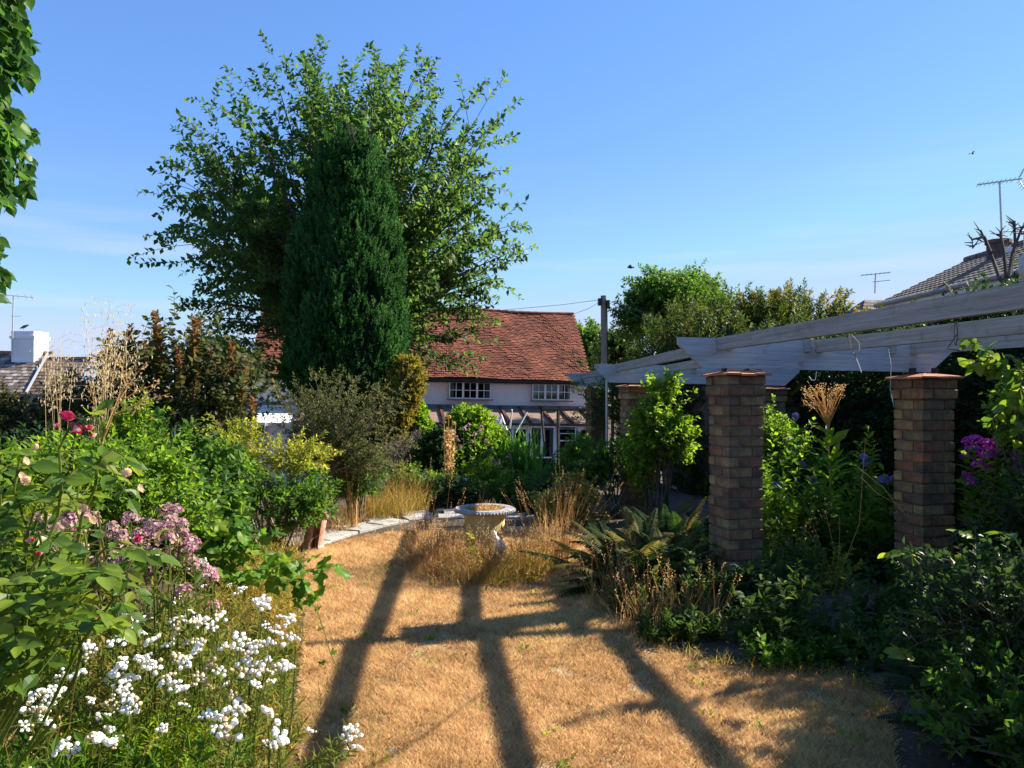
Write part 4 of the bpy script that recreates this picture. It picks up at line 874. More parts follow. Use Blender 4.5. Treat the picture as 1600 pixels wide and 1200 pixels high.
cone_conifer('conical_shrub', 'dark low conifer mound beside the lime one', [(674, 685, 700), (690, 664, 715), (710, 650, 725), (730, 645, 730)], 13.6, 600, L_dark, .06)
def crown_tree(name, label, c, r, n, mat, size, nl=16, trunk=.2, L=.8, group=None, tint=(0, 1)):
    c = np.array(c, float); g = float(gz(0, c[1])); t = thing(name, label, 'tree', (c[0], c[1], g), group); mL, mT = MB(), MB()
    # several lobes of foliage carried on limbs
    lob = dome(26, c, np.array(r)*.68, .55, -.5)[0]; top = np.array([c[0], c[1], c[2]-r[2]*.55])
    poly(mT, [(c[0], c[1], g), top], trunk, trunk*.7, 8)
    for l in lob:
        poly(mT, [top, (top+l)/2+np.array([0, 0, .2]), l], trunk*.4, trunk*.08, 5)
        Q, d = dome(n//26, l, np.array(r)*rng.uniform(.3, .46), .5, -.6)
        leafy(mL, mT, Q-d*.1, d+np.array([0, 0, .3])+rng.normal(0, .4, Q.shape), L*rng.uniform(.5, 1.1, len(Q)), nl, T4, size, 55, .15, .05, .4, tint, .006, sv=.35)
    mT.build('trunk', M_bark, t); mL.build('crown', mat, t)
crown_tree('broadleaf_tree', 'rounded bright green tree beyond the pergola beside the utility pole', P(1052, 500, 28), (2.15, 1.9, 1.85), 2700, leaf_mat('round_tree_leaf', [(.02, .055, .01), (.045, .10, .014), (.075, .15, .02), (.11, .19, .025)], .42, .5), .13)
crown_tree('broadleaf_tree', 'small pale tree peeping out behind the cottage gable', P(922, 560, 44), (1.6, 1.6, 1.9), 520, L_mid, .22)
crown_tree('broadleaf_tree', 'dark low tree between the utility pole and the rounded tree', P(968, 560, 33), (.9, 1.0, 1.0), 420, L_dark, .16)
crown_tree('broadleaf_tree', 'lime green small tree peeping out behind the smoke bush', P(338, 575, 24), (.75, .8, .8), 420, L_lime, .14)
# yew with golden tips, a broad spiky mass behind the pergola
def yew():
    c = np.array([4.4, 13.2, 1.2]); t = thing('yew_tree', 'broad yew with golden shoot tips looming behind the pergola beams', 'tree', (4.4, 13.2, -.2)); mL, mT = MB(), MB()
    Q, d = dome(3900, c, (2.45, 1.9, 1.95), .72, -.55)
    Q[:, 2] = np.where(Q[:, 2] > 3.1, 3.1+(Q[:, 2]-3.1)*.5, Q[:, 2])
    D = d*.8+np.array([.1, -.05, .35])+rng.normal(0, .25, Q.shape)
    leafy(mL, mT, Q-nrm(D)*.15, D, rng.uniform(.25, .5, len(Q)), 30, TN, .075, 48, .1, 0, .6, (0, .6), .004, 2.0)
    tp = [(1085, 468), (1150, 452), (1165, 462), (1205, 440), (1212, 445), (1236, 432), (1262, 450), (1290, 456), (1312, 446), (1326, 440), (1338, 462), (1180, 448), (1110, 478), (1070, 490), (1350, 470), (1225, 446), (1250, 455), (1130, 470), (1385, 480)]
    A = np.array([P(x+rng.uniform(-8, 8), y+rng.uniform(-2, 26), 13+rng.uniform(-.5, .8)) for x, y in tp for _ in range(6)])
    Dv = nrm(A-np.array([4.6, 13.2, .9])+rng.normal(0, .4, A.shape)); Lv = rng.uniform(.45, .8, len(A))
    leafy(mL, mT, A-Dv*Lv[:, None], Dv, Lv, 42, TN, .08, 48, .1, .1, .6, (.3, 1), .006, 2.0)
    lathe(mT, [(.9, -1.0), (1.7, .2), (1.9, 1.2), (1.6, 2.1), (.9, 2.7), (.0, 2.85)], (4.4, 13.2, 0), 16, .05)  # unseen solid core added within the yew to block light
    mT.build('trunk', M_bark, t); mL.build('crown', L_hedge, t)
yew()
# tall dark hedge that closes the garden beyond the path
def hedge(label, x0, x1, y0, y1, h, n, cx):
    t = thing('hedge', label, 'hedge', ((x0+x1)/2, (y0+y1)/2, 0), 'dark hedge along the far side of the path'); mL, mT = MB(), MB()
    y = rng.uniform(y0, y1, n); z = rng.uniform(.1, h, n); x = x0+cx(y)+rng.uniform(-.1, .25, n)+.08*np.sin(y*3)*np.sin(z*4)
    top = rng.uniform(0, 1, n) < .25; z = np.where(top, h+rng.uniform(-.15, .12, n), z); x = np.where(top, x0+cx(y)+rng.uniform(0, x1-x0, n), x)
    Q = np.stack([x, y, z], 1); D = np.where(top[:, None], np.array([0, 0, 1.]), np.array([-.8, -.25, .4]))+rng.normal(0, .35, Q.shape)
    leafy(mL, mT, Q, D, rng.uniform(.2, .4, n), 16, T4, .06, 50, .1, 0, .5, (0, .55), .004)
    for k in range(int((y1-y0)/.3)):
        yy = y0+k*.3; xx = x0+float(cx(np.array([yy]))[0]); box(mT, (xx+.28, yy, -.1), (xx+x1-x0, yy+.3, h-.2), .1)  # solid dark boxes added inside the hedge to stop light
    mT.build('hedge_core', solid('dark_hedge_core', [(.008, .01, .006), (.016, .016, .01)], 8, 1), t); mL.build('foliage', L_dark, t)
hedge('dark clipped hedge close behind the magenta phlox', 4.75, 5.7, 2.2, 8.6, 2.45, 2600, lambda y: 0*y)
hedge('shadowy stretch of hedge behind the blue globe thistles', 4.75, 5.7, 8.6, 15.5, 2.2, 2600, lambda y: -(y-8.6)*.11)
# overhanging tree at the edge
def edge_tree():
    t = thing('lime_tree', 'overhanging lime tree reaching in with heart shaped leaves', 'tree', (-5.6, 5.6, 0)); mT, mL = MB(), MB()
    poly(mT, [(-5.6, 5.6, 0), (-5.5, 5.5, 2), (-5.4, 5.4, 5)], .2, .1, 8)
    tips = [(72, 42), (76, 88), (70, 122), (60, 112), (40, 22), (58, 180), (52, 205), (74, 266), (68, 252), (58, 292), (64, 300), (28, 330), (20, 352), (36, 432), (28, 440), (14, 482), (12, 574), (30, 60), (20, 100), (22, 200), (30, 240), (30, 280), (10, 310), (8, 400), (10, 440), (-5, 500), (5, 130), (0, 40)]
    A = np.array([P(x-66+rng.uniform(-7, 3), y+rng.uniform(-9, 9), 5+rng.uniform(-.5, .5)) for x, y in tips for _ in range(3)])
    B = A+np.stack([-rng.uniform(.25, .45, len(A)), rng.uniform(-.2, .2, len(A)), rng.uniform(.0, .28, len(A))], 1)
    Dv = A-B; Lv = np.linalg.norm(Dv, axis=1)
    ey = rng.uniform(-40, 480, 190); ex_ = np.interp(ey, [-40, 100, 130, 148, 170, 220, 300, 318, 400, 430, 480], [50, 60, 50, 24, 46, 56, 50, 16, 8, 18, -6])-rng.uniform(2, 80, 190)
    A2 = np.array([P(x, y, 5+rng.uniform(-.5, .5)) for x, y in zip(ex_, ey)]); B2 = A2+np.stack([-rng.uniform(.1, .3, 190), rng.uniform(-.2, .2, 190), rng.uniform(.1, .3, 190)], 1); Dv = np.concatenate([Dv, A2-B2]); B = np.concatenate([B, B2]); Lv = np.linalg.norm(Dv, axis=1)
    for b in B[::3]: poly(mT, [(-5.4, 5.4, min(4.8, max(1.5, b[2]+.3))), (b+np.array([-5.4, 5.4, b[2]+.4]))/2, b], .03, .008, 5)
    pos, d, up, k = shoots(B, Dv, Lv, 9, 55, .1, .05, .6); stems(mT, B, Dv, Lv, .1, .005)
    d = d+np.array([.15, 0, -.5]); sz = rng.uniform(.06, .105, len(pos)); x, y, z = pos.T
    vis = np.argsort(np.where((x/y*F+800) > -12, 0., 1.)+rng.uniform(0, .5, len(x)))
    hm = [MB() for _ in range(3)]; ms = []
    for j, m in enumerate(hm): T_ = heart_T(j); m.add(T_[0], T_[1]); ms.append(m.mesh('leaf', L_heart, True))
    v = vis[:300]; scatter_obj('leaf', ms, t, pos[v], d[v], up[v]+np.array([.2, -.5, .3]), sz[v])
    Q, d2 = dome(420, (-5.15, 5.1, 4.2), (1.0, .7, 1.7), .3, -.9); p2, dd, uu, _ = shoots(Q, d2, .4, 9, 55, .1)
    L2 = leaf_mat('lime_tree_leaf_mass', [(.02, .06, .012), (.035, .09, .016), (.055, .12, .02)], .4, .36)
    rest = vis[300:]; scatter(mL, heart_T(0), np.concatenate([pos[rest], p2]), np.concatenate([d[rest], dd-np.array([0, 0, .4])]), np.concatenate([up[rest], uu]), .09, rng.uniform(0, 1, len(rest)+len(p2)))
    mT.build('trunk', M_bark, t); mL.build('crown', L2, t, kind='stuff')
edge_tree()

L_oat = leaf_mat('pale_oat', [(.34, .27, .15), (.5, .42, .26), (.6, .52, .35)], .4, .6)
# ------------------------------------------------------------------ flower heads shared between plants
def pompom(k, mat, n=11, rad=.034, fr=.0095):
    """a flat topped cluster of small double white florets"""
    g = np.random.default_rng(k+300); m = MB(); phi = (1+5**.5)/2
    iv = nrm(np.array([[-1, phi, 0], [1, phi, 0], [-1, -phi, 0], [1, -phi, 0], [0, -1, phi], [0, 1, phi], [0, -1, -phi], [0, 1, -phi], [phi, 0, -1], [phi, 0, 1], [-phi, 0, -1], [-phi, 0, 1]]))
    fi = np.array([[0, 11, 5], [0, 5, 1], [0, 1, 7], [0, 7, 10], [0, 10, 11], [1, 5, 9], [5, 11, 4], [11, 10, 2], [10, 7, 6], [7, 1, 8], [3, 9, 4], [3, 4, 2], [3, 2, 6], [3, 6, 8], [3, 8, 9], [4, 9, 5], [2, 4, 11], [6, 2, 10], [8, 6, 7], [9, 8, 1]])
    mid = {}; fs = []; vv = [v for v in iv]
    def md(a, b):
        k_ = (min(a, b), max(a, b))
        if k_ not in mid: vv.append(nrm((vv[a]+vv[b])/2)); mid[k_] = len(vv)-1
        return mid[k_]
    for a, b, c in fi: x, y, z = md(a, b), md(b, c), md(c, a); fs += [[a, x, z], [b, y, x], [c, z, y], [x, y, z]]
    iv = np.array(vv); fi = np.array(fs)
    for i in range(n):
        a = i*2.4+g.uniform(-.4, .4); q = rad*1.3*math.sqrt((i+.3)/n); c = np.array([q*math.cos(a), q*math.sin(a), .012-q*.25+g.uniform(-.006, .008)])
        f = fr*g.uniform(.75, 1.2); A = iv*f*1.2*np.array([1, 1, .85])*g.uniform(.78, 1.18, (len(iv), 1)); m.add(A+c, fi, 0, 2 if g.uniform() < .13 else 0)
        for _ in range(0):
            b = g.uniform(0, 6.28); w = f*.5; d = np.array([math.cos(b), math.sin(b), .35]); s_ = np.array([-math.sin(b), math.cos(b), 0])
            m.add([c+d*f*.5-s_*w*.5, c+d*f*.5+s_*w*.5, c+d*f*1.45+s_*w, c+d*f*1.45-s_*w], np.array([[0, 1, 2, 3]]), 0)
        m.add([c-[0, 0, f*.5], [0.002, 0, -.05], [-.002, 0, -.05]], np.array([[0, 1, 2]]), .5, 1)
    return m.mesh('flower_head', [mat, L_stem, F_cream])
def florets(k, mat, n, rad, h, fr, petals=5, tint=(0, 1)):
    """a domed head of small open flowers"""
    g = np.random.default_rng(k+500); m = MB()
    for i in range(n):
        a = i*2.4+g.uniform(-.3, .3); u = math.sqrt((i+.5)/n); q = rad*u*g.uniform(.8, 1.1); c = np.array([q*math.cos(a), q*math.sin(a), h*(1-u*u)+g.uniform(-.01, .01)])
        nv = nrm(np.array([c[0]*1.2, c[1]*1.2, rad*.8])+g.normal(0, .25*rad, 3)); e1 = nrm(np.cross(nv, [.3, .8, .1])); e2 = np.cross(nv, e1); t = g.uniform(*tint); f = fr*g.uniform(.7, 1.25)
        for j in range(petals):
            b = j*6.283/petals+i; d = e1*math.cos(b)+e2*math.sin(b); s_ = np.cross(nv, d)
            m.add([c, c+d*f*.6+s_*f*.42+nv*f*.2, c+d*f*1.1+nv*f*.1, c+d*f*.6-s_*f*.42+nv*f*.2], np.array([[0, 1, 2, 3]]), t)
    return m.mesh('flower_head', mat)
POM = [pompom(k, F_white, 6+2*(k % 3)) for k in range(6)]; POMB = [pompom(k+20, F_cream, 8, .028, .008) for k in range(2)]
PINK = [florets(k, F_pink, 34, .034, .028, .008) for k in range(5)]
PHL = [florets(k+9, F_phlox, 34, .075, .05, .016) for k in range(4)]
VAL = [florets(k+30, F_mauve, 20, .05, .05, .012) for k in range(3)]
def rosemesh(k, mat, r=.04, layers=4, open_=.9):
    g = np.random.default_rng(k+700); m = MB()
    for l in range(layers):
        n = 5; rr = r*(.35+.65*(l+1)/layers); h = r*1.1*(1-.25*l/layers)
        for j in range(n):
            a = j*6.283/n+l*.6+g.uniform(-.15, .15); wv = .75; V = []
            for u in (0, .5, 1):
                for v in (-1, -.4, .4, 1):
                    aa = a+v*wv*(.4+.6*u); q = rr*(.12+.88*u**.8)*(1-.12*v*v*u); V.append([q*math.cos(aa), q*math.sin(aa), h*(u**1.3)*(1-.35*l/layers*u)-.12*r*v*v*u+g.uniform(-.04, .04)*r])
            m.add(V, np.array([[i*4+q, i*4+q+1, i*4+q+5, i*4+q+4] for i in range(2) for q in range(3)]), g.uniform(0, .55) if l < layers-1 else g.uniform(.0, .95))
    return m.mesh('flower', mat)
def head(parent, me, c, s=1., tilt=.35, name='flower_head', **kw):
    M = Mx(c, U(0, 6.28), U(-tilt, tilt), U(-tilt, tilt))@Matrix.Scale(s*U(.85, 1.15), 4); return inst(name, me, parent, M, **kw)

# ------------------------------------------------------------------ lawn blades and litter
def lawn_blades():
    n = 390000; D = 2.9*np.exp(rng.uniform(0, 1, n)*math.log(8.9/2.9)); x = rng.uniform(-2.3, 2.2, n)
    k = inpoly(x, D, LWA); x, D = x[k], D[k]; n = len(x)
    pt = .5+.3*np.sin(x*3.1+D*1.3)*np.sin(D*2.7-x*1.7)+.26*np.sin(x*9+1+2*np.sin(D*3))*np.sin(D*7+2*np.sin(x*4))+.2*np.sin(x*21+D*9)*np.sin(D*17-x*5)
    bald = rng.uniform(0, 1, n) < np.clip((.36-pt)*2.2, 0, .85); x, D, pt = x[~bald], D[~bald], pt[~bald]; n = len(x)
    tint = np.clip(-.02+pt*.56+rng.normal(.1, .16, n), 0, .8); green = (np.sin(x*2.3+4)*np.sin(D*1.9+1)+rng.normal(0, .5, n) > 1.25) | (rng.uniform(0, 1, n) < .012); tint = np.where(green, rng.uniform(.88, 1, n), tint)
    h = rng.uniform(.012, .034, n)*(1+.35*pt); az = rng.uniform(0, 6.283, n); l = rng.uniform(.5, 1.5, n)*h; w = rng.uniform(.0022, .0042, n)*(1+D*.10)
    fa = rng.uniform(0, 6.283, n); p = np.stack([x, D, np.full(n, .004)], 1); s_ = np.stack([np.cos(fa), np.sin(fa), 0*fa], 1)*(w*.5)[:, None]
    V = np.stack([p-s_, p+s_, p+np.stack([np.cos(az)*l, np.sin(az)*l, h], 1)], 1).reshape(-1, 3)
    m = MB(); m.add(V, np.arange(3*n).reshape(-1, 3), np.repeat(tint, 3)); o = m.build('dry_grass', L_grass); o['kind'] = 'stuff'; o['label'] = 'short parched straw coloured lawn grass'
lawn_blades()
def tufts(name, label, pts, n, r, h, mat, lean=.6, w=.004, tint=(0, 1), cat='grass clump', group=None, heads=0, seg=3):
    c = np.mean(np.array(pts), 0); t = thing(name, label, cat, (c[0], c[1], float(gz(0, c[1]))), group); m = MB()
    for p in pts:
        q = disk(n, p, r); q[:, 2] = float(gz(0, p[1])); e = 1-.35*((q[:, :2]-np.array(p[:2]))**2).sum(1)/np.max(np.square(r))
        blades(m, q, h*rng.uniform(.45, 1.1, n)*e, rng.uniform(.05, lean, n), w*rng.uniform(.6, 1.4, n), rng.uniform(*tint, n), 0, seg)
    m.build('blades', mat, t, kind='stuff')
    if heads:
        m = MB(); mh = MB()
        for p in pts:
            q = disk(heads, p, np.array(r)*.9); q[:, 2] = float(gz(0, p[1])); hh = h*rng.uniform(.8, 1.35, heads); dv = nrm(np.array([0, 0, 1.])+rng.normal(0, .34, (heads, 3)))
            stems(m, q, dv, hh, .08, .0022, .0012, 2, 3, .4); tip = q+dv*hh[:, None]-np.array([0, 0, .08])*hh[:, None]
            pos, d, up, k = shoots(tip-dv*.02, dv, .09, 8, 40, 0, 0, .2); scatter(mh, T4, pos, d, up, .016, rng.uniform(0, 1, len(pos)), 0, .8)
        m.build('stalks', L_dry, t); mh.build('seed_heads', L_dry, t)
    return t

# ------------------------------------------------------------------ white flowered bed in front
heads_px = [(275, 940), (300, 886), (318, 880), (330, 892), (380, 920), (374, 926), (405, 940), (410, 944), (292, 968), (318, 972), (280, 975), (305, 976), (330, 980), (185, 972), (230, 970), (375, 1000), (398, 1008), (430, 982), (446, 998), (415, 978), (462, 998), (385, 1028), (402, 1050), (374, 1016), (360, 1012), (432, 990), (422, 1005), (395, 1018), (390, 1040), (378, 1046), (412, 1040), (440, 1044), (446, 1040), (300, 1005), (312, 1010), (340, 965), (228, 1034), (240, 1042), (222, 1030), (65, 1112), (78, 1090), (72, 1130), (60, 1085), (88, 1078), (48, 1104), (168, 1100), (180, 1108), (205, 1100), (195, 1090), (200, 1112), (156, 1158), (172, 1140), (160, 1120), (98, 1166), (112, 1172), (200, 970), (196, 965), (215, 972), (265, 1068), (278, 1078), (262, 1060), (335, 1120), (346, 1136), (322, 1118), (360, 1142), (362, 1085), (370, 1108), (380, 1110), (360, 1110), (95, 1055), (185, 1002), (420, 1118), (435, 1155), (182, 1050), (202, 1060), (190, 1074), (330, 1040), (345, 1050), (310, 1060), (280, 1030), (260, 1010), (140, 1010), (136, 1025), (240, 1000), (270, 1000), (545, 1148), (556, 1168), (548, 1136), (552, 1155), (540, 1174), (118, 1056)]
aq = [('white_yarrow', 'clump of white button flowers beside the big rose', lambda x, y: x < 150), ('white_yarrow', 'clump of white button flowers among bright green feathery shoots', lambda x, y: 150 <= x < 255 and y > 1020),
      ('white_yarrow', 'sparser white button flowers rising under the pink heads', lambda x, y: 150 <= x < 350 and y <= 1020), ('white_yarrow', 'densest drift of white button flowers leaning over the lawn edge', lambda x, y: 350 <= x < 480 and y < 1060),
      ('white_yarrow', 'low scatter of white button flowers near the lawn edge', lambda x, y: 255 <= x < 480 and y > 1020), ('white_yarrow', 'single spray of white button flowers standing out over the lawn', lambda x, y: x >= 480)]
used = set()
for nm, lb, f in aq:
    sel = [i for i, p in enumerate(heads_px) if i not in used and f(*p)]; used |= set(sel)
    pts = []
    for i in sel:
        x, y = heads_px[i]; z = .60+.16*(1-min(1, max(0, (y-880)/280)))+U(-.05, .05); z = min(z, 1.55)
        if x >= 480: z = .36
        D = (HC-z)*F/(y-610); pts.append(P(x, y, D))
    pts = np.array(pts); c = pts.mean(0); t = thing(nm, lb, 'flowering plant', (c[0], c[1], 0), 'white flowers along the lawn edge')
    mS, mL = MB(), MB(); b = pts*np.array([1, 1, 0])+np.stack([-.06+U(-.1, .06, len(pts)), U(-.08, .12, len(pts)), U(0, 0, len(pts))], 1)
    if pts[0][0] > -.9 and len(pts) < 8: b = np.array([-.93, 3.25, 0])+rng.normal(0, .03, b.shape)*np.array([1, 1, 0])
    for p, q in zip(pts, b):
        poly(mS, [q, (p+q)/2+np.append(U(-.02, .02, 2), .01), p-np.array([0, 0, .03])], .003, .0018, 4, U(0, .6))
        D_ = nrm(p-q); leafy(mL, None, [q], [D_], [np.linalg.norm(p-q)*.95], 26, TN, .05, 52, 0, .1, .4, (0, .7), 0)
    for p in pts:
        brown = U(0, 1) < .16; head(t, (POMB if brown else POM)[int(rng.integers(2 if brown else 6))], p, U(.5, .9), .8)
        if U(0, 1) < .45: head(t, (POM+POMB)[int(rng.integers(8))], p+rng.normal(0, .07, 3)*np.array([1, 1, .8])-np.array([0, 0, .04]), U(.35, .6), .6)
    mS.build('stalks', L_stem, t); mL.build('foliage', L_stem, t)
# the green and straw stems between the flowers
def bed_mass(name, label, n, xy, hgt, mat, nl=30, size=.05, T_=TN, tint=(0, 1), wid=1., ang=45, r0=.0016, cat='plant', lean=.22, sag=.12):
    q = xy(n); n = len(q); c = q.mean(0); t = thing(name, label, cat, (c[0], c[1], 0)); mL, mS = MB(), MB()
    D = np.array([0, 0, 1.])+rng.normal(0, lean, (n, 3)); leafy(mL, mS, q, D, hgt(q)*rng.uniform(.6, 1.1, n), nl, T_, size, ang, sag, .05, .4, tint, r0, wid, seg=2, shade=.7)
    mL.build('foliage', mat, t); mS.build('stems', mat, t); return t
def edge_x(D): return np.interp(D, [1.5, 3.3, 4, 5, 6.3, 7.7], [-.72, -.97, -1.2, -1.42, -1.78, -2.1])
def strip(D0, D1, w0, w1, off=0.):
    def f(n):
        D = rng.uniform(D0, D1, n); x = edge_x(D)-off-rng.uniform(0, 1, n)**1.3*(w0+(w1-w0)*(D-D0)/(D1-D0)); return np.stack([x, D, 0*x], 1)
    return f
bed_mass('flower_bed_greens', 'tangle of narrow green and straw stems under the white flowers', 900, strip(2.3, 4.4, 1.0, 1.6), lambda q: np.interp(edge_x(q[:, 1])-q[:, 0], [0, .2, .6, 1.5], [.22, .42, .56, .66]), L_stem, 30, .055)
bed_mass('flower_bed_straw', 'reddish dried stalks mixed through the white flowers', 260, strip(2.3, 5, 1.0, 1.4), lambda q: np.interp(edge_x(q[:, 1])-q[:, 0], [0, .2, .6, 1.5], [.18, .42, .52, .6]), L_drygreen, 16, .05, tint=(.3, 1))
bed_mass('flower_bed_greens', 'yellowing low growth along the middle of the lawn edge', 420, strip(4.2, 7.4, .5, .7), lambda q: np.interp(edge_x(q[:, 1])-q[:, 0], [0, .2, .6], [.15, .34, .5]), L_drygreen, 24, .05, tint=(0, .85))
bed_mass('feathery_plant', 'bright green feathery shoots among the white flowers', 130, lambda n: np.concatenate([disk(n, P(205, 1100, 2.6)*np.array([1, 1, 0]), (.24, .2))]), lambda q: .55+0*q[:, 0], L_feather, 70, .045, ang=50, tint=(.0, .9), lean=.1)
bed_mass('leafy_plant', 'dark green bushy shoots at the very front of the bed', 130, lambda n: disk(n, [-1.38, 2.3, 0], (.34, .24)), lambda q: .6+0*q[:, 0], L_mid, 44, .06, T4, wid=.55, lean=.25)
tufts('dry_stalks', 'clump of upright orange brown dead stalks in the white flowers', [P(250, 1130, 2.75)*np.array([1, 1, 0])], 70, .09, .5, L_dry, .25, .006, (.1, .6), 'dead plant', heads=8)
tufts('dry_stalks', 'spike of pale brown dead flowers beside the rose stems', [np.array([-1.45, 2.35, 0])], 40, .06, .62, L_dry, .2, .006, (.1, .6), 'dead plant', heads=14)
# dried pink flower heads
pk = [(60, 812), (75, 822), (90, 830), (105, 815), (118, 805), (50, 838), (70, 850), (95, 850), (118, 835), (130, 800), (140, 815), (110, 795), (205, 815), (222, 820), (240, 826), (215, 838), (235, 845), (262, 800), (275, 800), (268, 815), (282, 822), (255, 830), (295, 850), (285, 862), (300, 860), (270, 865), (240, 870), (220, 860), (190, 850), (175, 870), (200, 880), (215, 900), (305, 885), (320, 895), (330, 900), (298, 880), (280, 838), (265, 845), (175, 825), (165, 845), (150, 880), (180, 890), (240, 890), (258, 880), (288, 925), (333, 948)]
for lab, f in (('faded pink flower heads seen through the rose leaves', lambda x: x < 155), ('taller faded pink flower heads beside the lobed bush', lambda x: x >= 155)):
    sel = [p for p in pk if f(p[0])]; pts = np.array([P(x, y, U(2.9, 3.3)) for x, y in sel]); c = pts.mean(0); t = thing('sweet_william', lab, 'flowering plant', (c[0], c[1], 0), 'dried pink flowers behind the white ones'); mS, mL = MB(), MB()
    for p in pts:
        q = p*np.array([1, 1, 0])+np.append(U(-.15, .15, 2), 0); poly(mS, [q, (p+q)/2+np.append(U(-.02, .02, 2), 0), p], .0035, .002, 4, U(0, .6)); leafy(mL, None, [q], [p-q], [np.linalg.norm(p-q)], 22, TN, .07, 48, 0, .2, .4, (0, .8), 0, 1.3)
        head(t, PINK[int(rng.integers(5))], p, U(.9, 1.25), .6)
        if U(0, 1) < .35: head(t, PINK[int(rng.integers(5))], p+rng.normal(0, .04, 3), U(.5, .8), .7)
    mS.build('stalks', L_stem, t); mL.build('foliage', L_stem, t)

# ------------------------------------------------------------------ roses
RT = [MB() for _ in range(4)]; RLM = []
for j, m in enumerate(RT): q = rose_T(j); m.add(*q); RLM.append(m.mesh('leaf', L_rose, True))
def rose(name, label, canes, nleaf, size, base, extra_small=None, group=None, keepf=None):
    base = np.array(base, float); t = thing(name, label, 'rose bush', tuple(base), group); mS = MB(); P_, D_, U_ = [], [], []
    for cpts in canes:
        pts = np.array([base+np.append(rng.normal(0, .06, 2), 0)]+[np.array(p) for p in cpts]); s = np.linspace(0, 1, 10); k = np.linspace(0, 1, len(pts)); pp = np.stack([np.interp(s, k, pts[:, i]) for i in range(3)], 1); pp[1:-1] += rng.normal(0, .012, (8, 3))
        poly(mS, pp, .006, .003, 6, .4)
        for q in np.linspace(.22, .98, nleaf):
            j = min(8, int(q*9)); b = pp[j]+(pp[j+1]-pp[j])*(q*9-j); v = nrm(rng.normal(0, 1, 3)*np.array([1, 1, .45])+np.array([.15, -.25, .15])); Lr = U(.09, .14); tip = b+v*Lr+np.array([0, 0, -.02])
            poly(mS, [b, (b+tip)/2+np.array([0, 0, .008]), tip], .002, .0012, 3, .3); sd = nrm(np.cross(v, [0, 0, 1.]))
            for f, o in ((.45, 1), (.45, -1), (.8, 1), (.8, -1), (1, 0)):
                P_.append(b+(tip-b)*f); D_.append(nrm(v*.6+sd*o*1.0) if o else v); U_.append(np.array([0, 0, 1.])+rng.normal(0, .45, 3)+np.array([.15, -.35, 0]))
    P_, D_, U_ = np.array(P_), np.array(D_)+np.array([0, 0, -.15]), np.array(U_)
    if keepf is not None: k = keepf(P_); P_, D_, U_ = P_[k], D_[k], U_[k]
    k = rng.permutation(len(P_))[:300]; scatter_obj('leaf', RLM, t, P_[k], D_[k], U_[k], size*rng.uniform(.75, 1.25, len(k)))
    r = np.setdiff1d(np.arange(len(P_)), k)
    if len(r): m = MB(); scatter(m, TB, P_[r], D_[r], U_[r], size, rng.uniform(0, 1, len(r))); m.build('leaves', L_rosem, t, kind='stuff')
    mS.build('stems', L_stem, t); return t
def C(px, py, D): return P(px, py, D)
cn = [[C(40, 900, 2.15), C(30, 720, 2.1)], [C(10, 950, 2.1), C(0, 760, 2.05)], [C(90, 900, 2.1), C(150, 760, 2.1), C(180, 700, 2.1)], [C(70, 880, 2.0), C(112, 660, 2.05)], [C(100, 950, 2.0), C(215, 860, 2.0)], [C(60, 950, 2.0), C(140, 900, 1.95), C(170, 850, 1.9)],
      [C(20, 1000, 1.9), C(60, 830, 1.9)], [C(-20, 900, 2.1), C(-10, 700, 2.1)], [C(40, 1050, 1.95), C(110, 1000, 1.9)], [C(0, 1050, 2.0), C(40, 930, 1.85)], [C(80, 1000, 2.1), C(150, 960, 2.1)], [C(0, 1000, 2.2), C(80, 900, 2.2)], [C(60, 820, 2.2), C(80, 740, 2.2)], [C(50, 980, 2.1), C(20, 850, 2.2)], [C(-10, 1000, 1.9), C(10, 900, 1.8)]]
cn += [[C(x, y+150, D), C(x+U(-20, 20), y, D)] for x, y, D in ((10, 800, 2.2), (40, 790, 2.15), (70, 800, 2.15), (20, 880, 2.0), (60, 900, 2.0), (100, 860, 2.1), (-10, 850, 2.0), (30, 960, 1.9), (120, 920, 2.0), (5, 720, 2.3), (60, 740, 2.3), (130, 760, 2.3), (170, 800, 2.3))]
t = rose('rose_bush', 'large rose bush with glossy leaves and pink and red blooms', cn, 9, .058, (-1.85, 2.15, 0), keepf=lambda q: ((610+(HC-q[:, 2])/q[:, 1]*F) < np.interp(q[:, 0]/q[:, 1]*F+800, [-100, 0, 60, 100, 150, 240, 300], [1120, 1080, 1055, 985, 1010, 970, 925])) & ~((np.abs(q[:, 0]/q[:, 1]*F+800-110) < 80) & (np.abs(610+(HC-q[:, 2])/q[:, 1]*F-835) < 52) & (rng.uniform(0, 1, len(q)) < .62)))
RM = [rosemesh(k, F_red, .032) for k in range(2)]; RS = [rosemesh(k+5, F_red, .02, 3) for k in range(2)]
for (x, y, D, s, r_, m) in ((103, 657, 2.05, .72, .5, 0), (113, 674, 2.03, .66, .9, 1), (140, 672, 2.06, .62, .6, 2), (148, 684, 2.06, .6, -.6, 3), (88, 668, 2.1, .5, .3, 2), (126, 670, 2.08, .5, -.3, 3), (215, 845, 2.0, .6, .9, 3), (48, 848, 1.9, .55, .5, 2), (62, 868, 1.9, .5, .5, 3)):
    inst('rose_flower', (RM+RS)[m], t, Mx(P(x, y, D), U(0, 6), r_)@Matrix.Scale(s, 4))
F_faded = leaf_mat('faded_rose', [(.6, .48, .34), (.5, .33, .2)], .3, .7); FD = rosemesh(22, F_faded, .026, 2)
for (x, y) in ((36, 722), (30, 745), (42, 752), (140, 815), (200, 740), (215, 765), (60, 700), (130, 795)): inst('faded_flower', FD, t, Mx(P(x, y, 2.05), U(0, 6), 1.2)@Matrix.Scale(U(.35, .55), 4))

